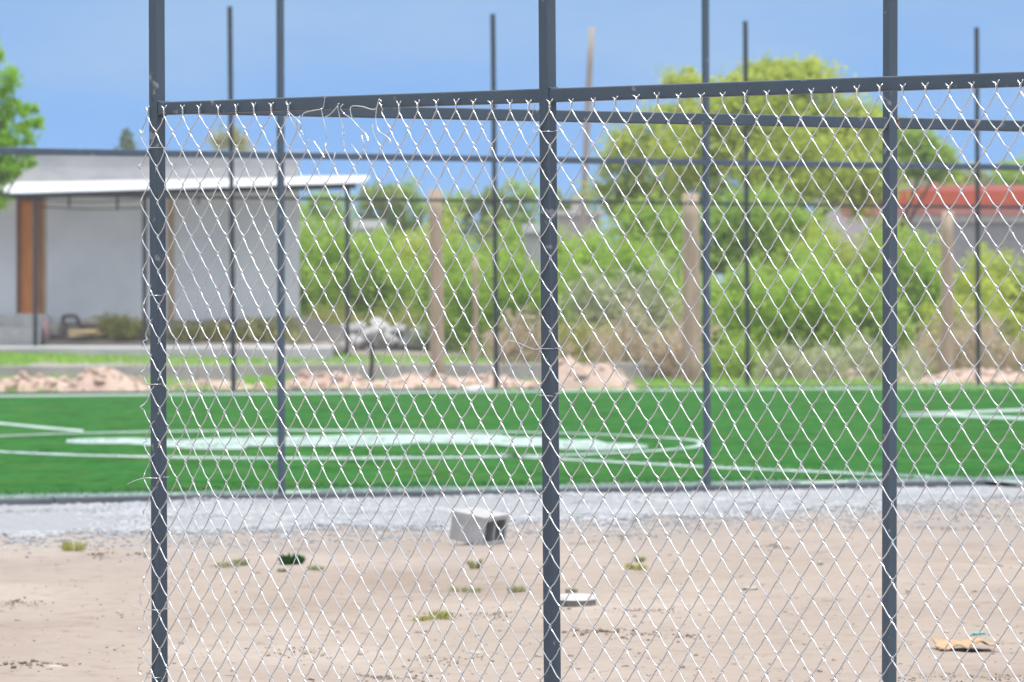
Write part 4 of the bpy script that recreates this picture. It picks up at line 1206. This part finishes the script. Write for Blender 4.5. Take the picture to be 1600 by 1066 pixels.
# ---------------------------------------------------------------- wooden posts, pole, stake
def wood_post(x, xb, yt, yb, wpx, Zp, label, m='old_wood', name='wooden_post', group='old wooden posts', cat='post'):
    s = F / Zp; t = P(x, yt, Zp); g = hz(xb, Zp)
    rr = random.Random(int(x)); mb = MB(); rings = []; n_ = 12
    for k in range(9):
        f_ = k / 8; c = g.lerp(t, f_); c = c + V((.02 * noise.noise(V((f_ * 3, x, 0))), 0, 0))
        if k == 0: c.z -= .2
        r = wpx / s / 2 * (1.08 - .16 * f_)
        rings.append([c + V((math.cos(2 * math.pi * q / n_) * r * (1 + .10 * noise.noise(V((q * 1.3, f_ * 2, x)))), math.sin(2 * math.pi * q / n_) * r, 0)) for q in range(n_)])
    mb.ring_loft(rings)
    o = mb.obj(name, M[m], None, True, loc=g); return tag(o, label, cat, group)
wood_post(680, 684, 296, 545, 22, 88, 'first thick wooden post standing behind the heap of pale stones')
wood_post(1079, 1082, 302, 545, 27, 88, 'second thick wooden post with a pale top beside the big tree')
wood_post(1481, 1480, 330, 530, 20, 92, 'third thick wooden post before the red building')
wood_post(743, 741, 402, 490, 9, 99, 'thin pale wooden post between the shrubs left of the middle post', group=None)
wood_post(581, 580, 530, 588, 7, 91, 'short dark wooden stake before the heap of pale stones', 'dark_wood', 'stake', None, 'stake')
wood_post(925, 902, 42, 380, 10, 128, 'tall leaning pale pole against the sky', 'pole_wood', 'leaning_pole', None, 'pole')

# ---------------------------------------------------------------- far buildings
def building(name, label, loc): return thing(name, label, 'building', loc)
def bbox(par, x0, x1, y0, y1, Zb, dep, name, m, base_drop=False):
    a = P(x0, y0, Zb); b = P(x1, y1, Zb); z0 = min(a.z, b.z); z1 = max(a.z, b.z)
    if base_drop: z0 = terrain(0, Zb) - .3
    mb = MB(); c = V(((a.x + b.x) / 2, Zb + dep / 2, 0)); mb.beam(c + V((0, 0, z0)), c + V((0, 0, z1)), abs(b.x - a.x), dep, V((1, 0, 0)), .02); return mb.obj(name, m, par)
Zb = 138
rb = building('red_building', 'low grey building with a bright red fascia at the right edge', hz(1560, Zb))
bbox(rb, 1375, 1760, 450, 347, Zb + .2, 4, 'wall', M['grey_wall'], True)
bbox(rb, 1372, 1760, 347, 335, Zb + .08, 4, 'lintel', M['concrete'])
bbox(rb, 1330, 1760, 335, 320, Zb - .02, 4.2, 'fascia', M['pink']); bbox(rb, 1325, 1760, 320, 298, Zb - .08, 4.2, 'fascia', M['red']); bbox(rb, 1440, 1760, 298, 289, Zb, 4, 'coping', M['pink'])
bbox(rb, 1452, 1472, 289, 272, Zb + .5, .4, 'chimney', M['pink'])
Zb = 150
gb = building('mauve_building', 'dull mauve grey building behind the big tree left of the red building', hz(1370, Zb))
bbox(gb, 1285, 1462, 420, 272, Zb, 4, 'wall', M['mauve_wall'], True); bbox(gb, 1280, 1466, 272, 264, Zb - .1, 4.2, 'roof', M['concrete'])
bbox(gb, 1300, 1350, 300, 283, Zb - .03, .2, 'window', M['scrap'])
Zb = 150
wb = thing('white_wall', 'low broken white wall seen beyond the awning end', 'wall', hz(530, Zb))
for x0, x1 in ((470, 492), (506, 538), (550, 602)): bbox(wb, x0, x1, 357, 344, Zb, .4, 'wall_panel', M['white_wall'])
bbox(wb, 466, 606, 420, 358, Zb + .05, .3, 'wall_base', M['grey_wall'], True)
pb = building('pale_hut', 'small pale hut at the foot of the leaning pole', hz(905, 150))
bbox(pb, 872, 938, 400, 336, 150, 2.5, 'wall', M['pale_wall'], True); bbox(pb, 866, 944, 336, 329, 149.8, 3, 'roof', M['concrete'])
bbox(pb, 893, 915, 329, 305, 150.5, .6, 'chimney', M['pale_wall'])
wh = thing('water_trough', 'small white trough between the shrubs left of the middle post', 'trough', hz(838, 108))
bbox(wh, 816, 852, 364, 350, 108, .5, 'trough_body', M['white_wall']); bbox(wh, 820, 848, 470, 364, 108.1, .4, 'trough_stand', M['concrete'], True)

# ---------------------------------------------------------------- sky, sun, camera
SUN = V((.13, -.16, .975)).normalized()
w = bpy.data.worlds.new('World'); bpy.context.scene.world = w; w.use_nodes = True
nt = w.node_tree; bg = nt.nodes['Background']
sky = nt.nodes.new('ShaderNodeTexSky'); sky.sky_type = 'NISHITA'; sky.sun_disc = False
sky.sun_elevation = math.asin(SUN.z); sky.sun_rotation = math.atan2(SUN.x, SUN.y)
sky.air_density = 1.0; sky.dust_density = .6; sky.ozone_density = 1.5
tc = nt.nodes.new('ShaderNodeTexCoord')
# the low sky is as blue as the sky higher up: look it up a little higher
mp = nt.nodes.new('ShaderNodeMapping'); mp.inputs['Location'].default_value = (0, 0, .22)
nt.links.new(tc.outputs['Generated'], mp.inputs['Vector'])
nrm = nt.nodes.new('ShaderNodeVectorMath'); nrm.operation = 'NORMALIZE'; nt.links.new(mp.outputs['Vector'], nrm.inputs[0])
nt.links.new(nrm.outputs[0], sky.inputs['Vector'])
# thin cloud veil, denser above the lowest band
sep = nt.nodes.new('ShaderNodeSeparateXYZ'); nt.links.new(tc.outputs['Generated'], sep.inputs[0])
mp2 = nt.nodes.new('ShaderNodeMapping'); mp2.inputs['Scale'].default_value = (9, 9, 30); nt.links.new(tc.outputs['Generated'], mp2.inputs['Vector'])
cn = nz(nt, 1.6, 5, .55, mp2.outputs['Vector'])
add = nt.nodes.new('ShaderNodeMath'); add.operation = 'MULTIPLY_ADD'; add.inputs[1].default_value = .02
nt.links.new(cn.outputs['Fac'], add.inputs[0]); nt.links.new(sep.outputs['Z'], add.inputs[2])
veil = ramp(nt, add.outputs[0], [(0.036, (.0,) * 3), (0.050, (.45,) * 3), (.3, (.35,) * 3)])
cl = ramp(nt, cn.outputs['Fac'], [(.33, (.35,) * 3), (.7, (1.55,) * 3)])
mm = nt.nodes.new('ShaderNodeMath'); mm.operation = 'MULTIPLY'; nt.links.new(veil.outputs['Color'], mm.inputs[0]); nt.links.new(cl.outputs['Color'], mm.inputs[1])
# low sky tinted deeper blue; unseen bright veil added overhead for ambient fill
tint = ramp(nt, sep.outputs['Z'], [(0.06, (.555, .755, .95)), (.30, (1.0, 1.0, 1.0))])
tm = nt.nodes.new('ShaderNodeMix'); tm.data_type = 'RGBA'; tm.blend_type = 'MULTIPLY'; tm.inputs['Factor'].default_value = 1
nt.links.new(sky.outputs[0], tm.inputs['A']); nt.links.new(tint.outputs['Color'], tm.inputs['B'])
vc = ramp(nt, sep.outputs['Z'], [(0.06, (.232, .315, .415)), (.32, (.95, .98, 1.0))])
vs_ = nt.nodes.new('ShaderNodeVectorMath'); vs_.operation = 'SCALE'; vs_.inputs['Scale'].default_value = 10
nt.links.new(vc.outputs['Color'], vs_.inputs[0])
vf = ramp(nt, sep.outputs['Z'], [(0.10, (0, 0, 0)), (.35, (.45, .45, .45))])
ad2 = nt.nodes.new('ShaderNodeMath'); ad2.operation = 'ADD'; ad2.use_clamp = True
nt.links.new(mm.outputs[0], ad2.inputs[0]); nt.links.new(vf.outputs['Color'], ad2.inputs[1])
mix = nt.nodes.new('ShaderNodeMix'); mix.data_type = 'RGBA'; nt.links.new(ad2.outputs[0], mix.inputs['Factor'])
nt.links.new(tm.outputs['Result'], mix.inputs['A']); nt.links.new(vs_.outputs[0], mix.inputs['B'])
nt.links.new(mix.outputs['Result'], bg.inputs['Color']); bg.inputs['Strength'].default_value = .13

hm = bpy.data.materials.new('haze_air'); hm.use_nodes = True; hn = hm.node_tree; hn.nodes.clear()
ho = hn.nodes.new('ShaderNodeOutputMaterial'); pv = hn.nodes.new('ShaderNodeVolumePrincipled')
pv.inputs['Color'].default_value = (.86, .92, 1.0, 1); pv.inputs['Density'].default_value = HAZE; pv.inputs['Anisotropy'].default_value = .0
hn.links.new(pv.outputs[0], ho.inputs['Volume'])
mb = MB(); x_, y0_, y1_, z0_, z1_ = 3010, -310, 4010, -1.5, 9.0
mb.add([(-x_, y0_, z0_), (x_, y0_, z0_), (x_, y1_, z0_), (-x_, y1_, z0_), (-x_, y0_, z1_), (x_, y0_, z1_), (x_, y1_, z1_), (-x_, y1_, z1_)], [[0, 3, 2, 1], [4, 5, 6, 7], [0, 1, 5, 4], [1, 2, 6, 5], [2, 3, 7, 6], [3, 0, 4, 7]])
tag(mb.obj('haze', hm), kind='stuff')

sun = bpy.data.lights.new('sun', 'SUN'); sun.energy = 3.0; sun.angle = math.radians(.5); sun.color = (1, .96, .90)
so = bpy.data.objects.new('sun', sun); col.objects.link(so); so.rotation_euler = SUN.to_track_quat('Z', 'Y').to_euler()

cam = bpy.data.cameras.new('camera'); co = bpy.data.objects.new('camera', cam); col.objects.link(co)
co.location = (0, 0, CH); co.rotation_euler = (math.radians(90), 0, 0)
cam.sensor_width = 36; cam.lens = 36 * F / 1600; cam.shift_y = -(533 - HY) / 1600
cam.clip_start = .5; cam.clip_end = 9000
cam.dof.use_dof = True; cam.dof.focus_distance = 13.5; cam.dof.aperture_fstop = 17.5; cam.dof.aperture_blades = 0
sc = bpy.context.scene; sc.camera = co
sc.view_settings.view_transform = 'Standard'; sc.view_settings.look = 'None'; sc.view_settings.exposure = 0.55; sc.view_settings.gamma = 1
sc.cycles.max_bounces = 8
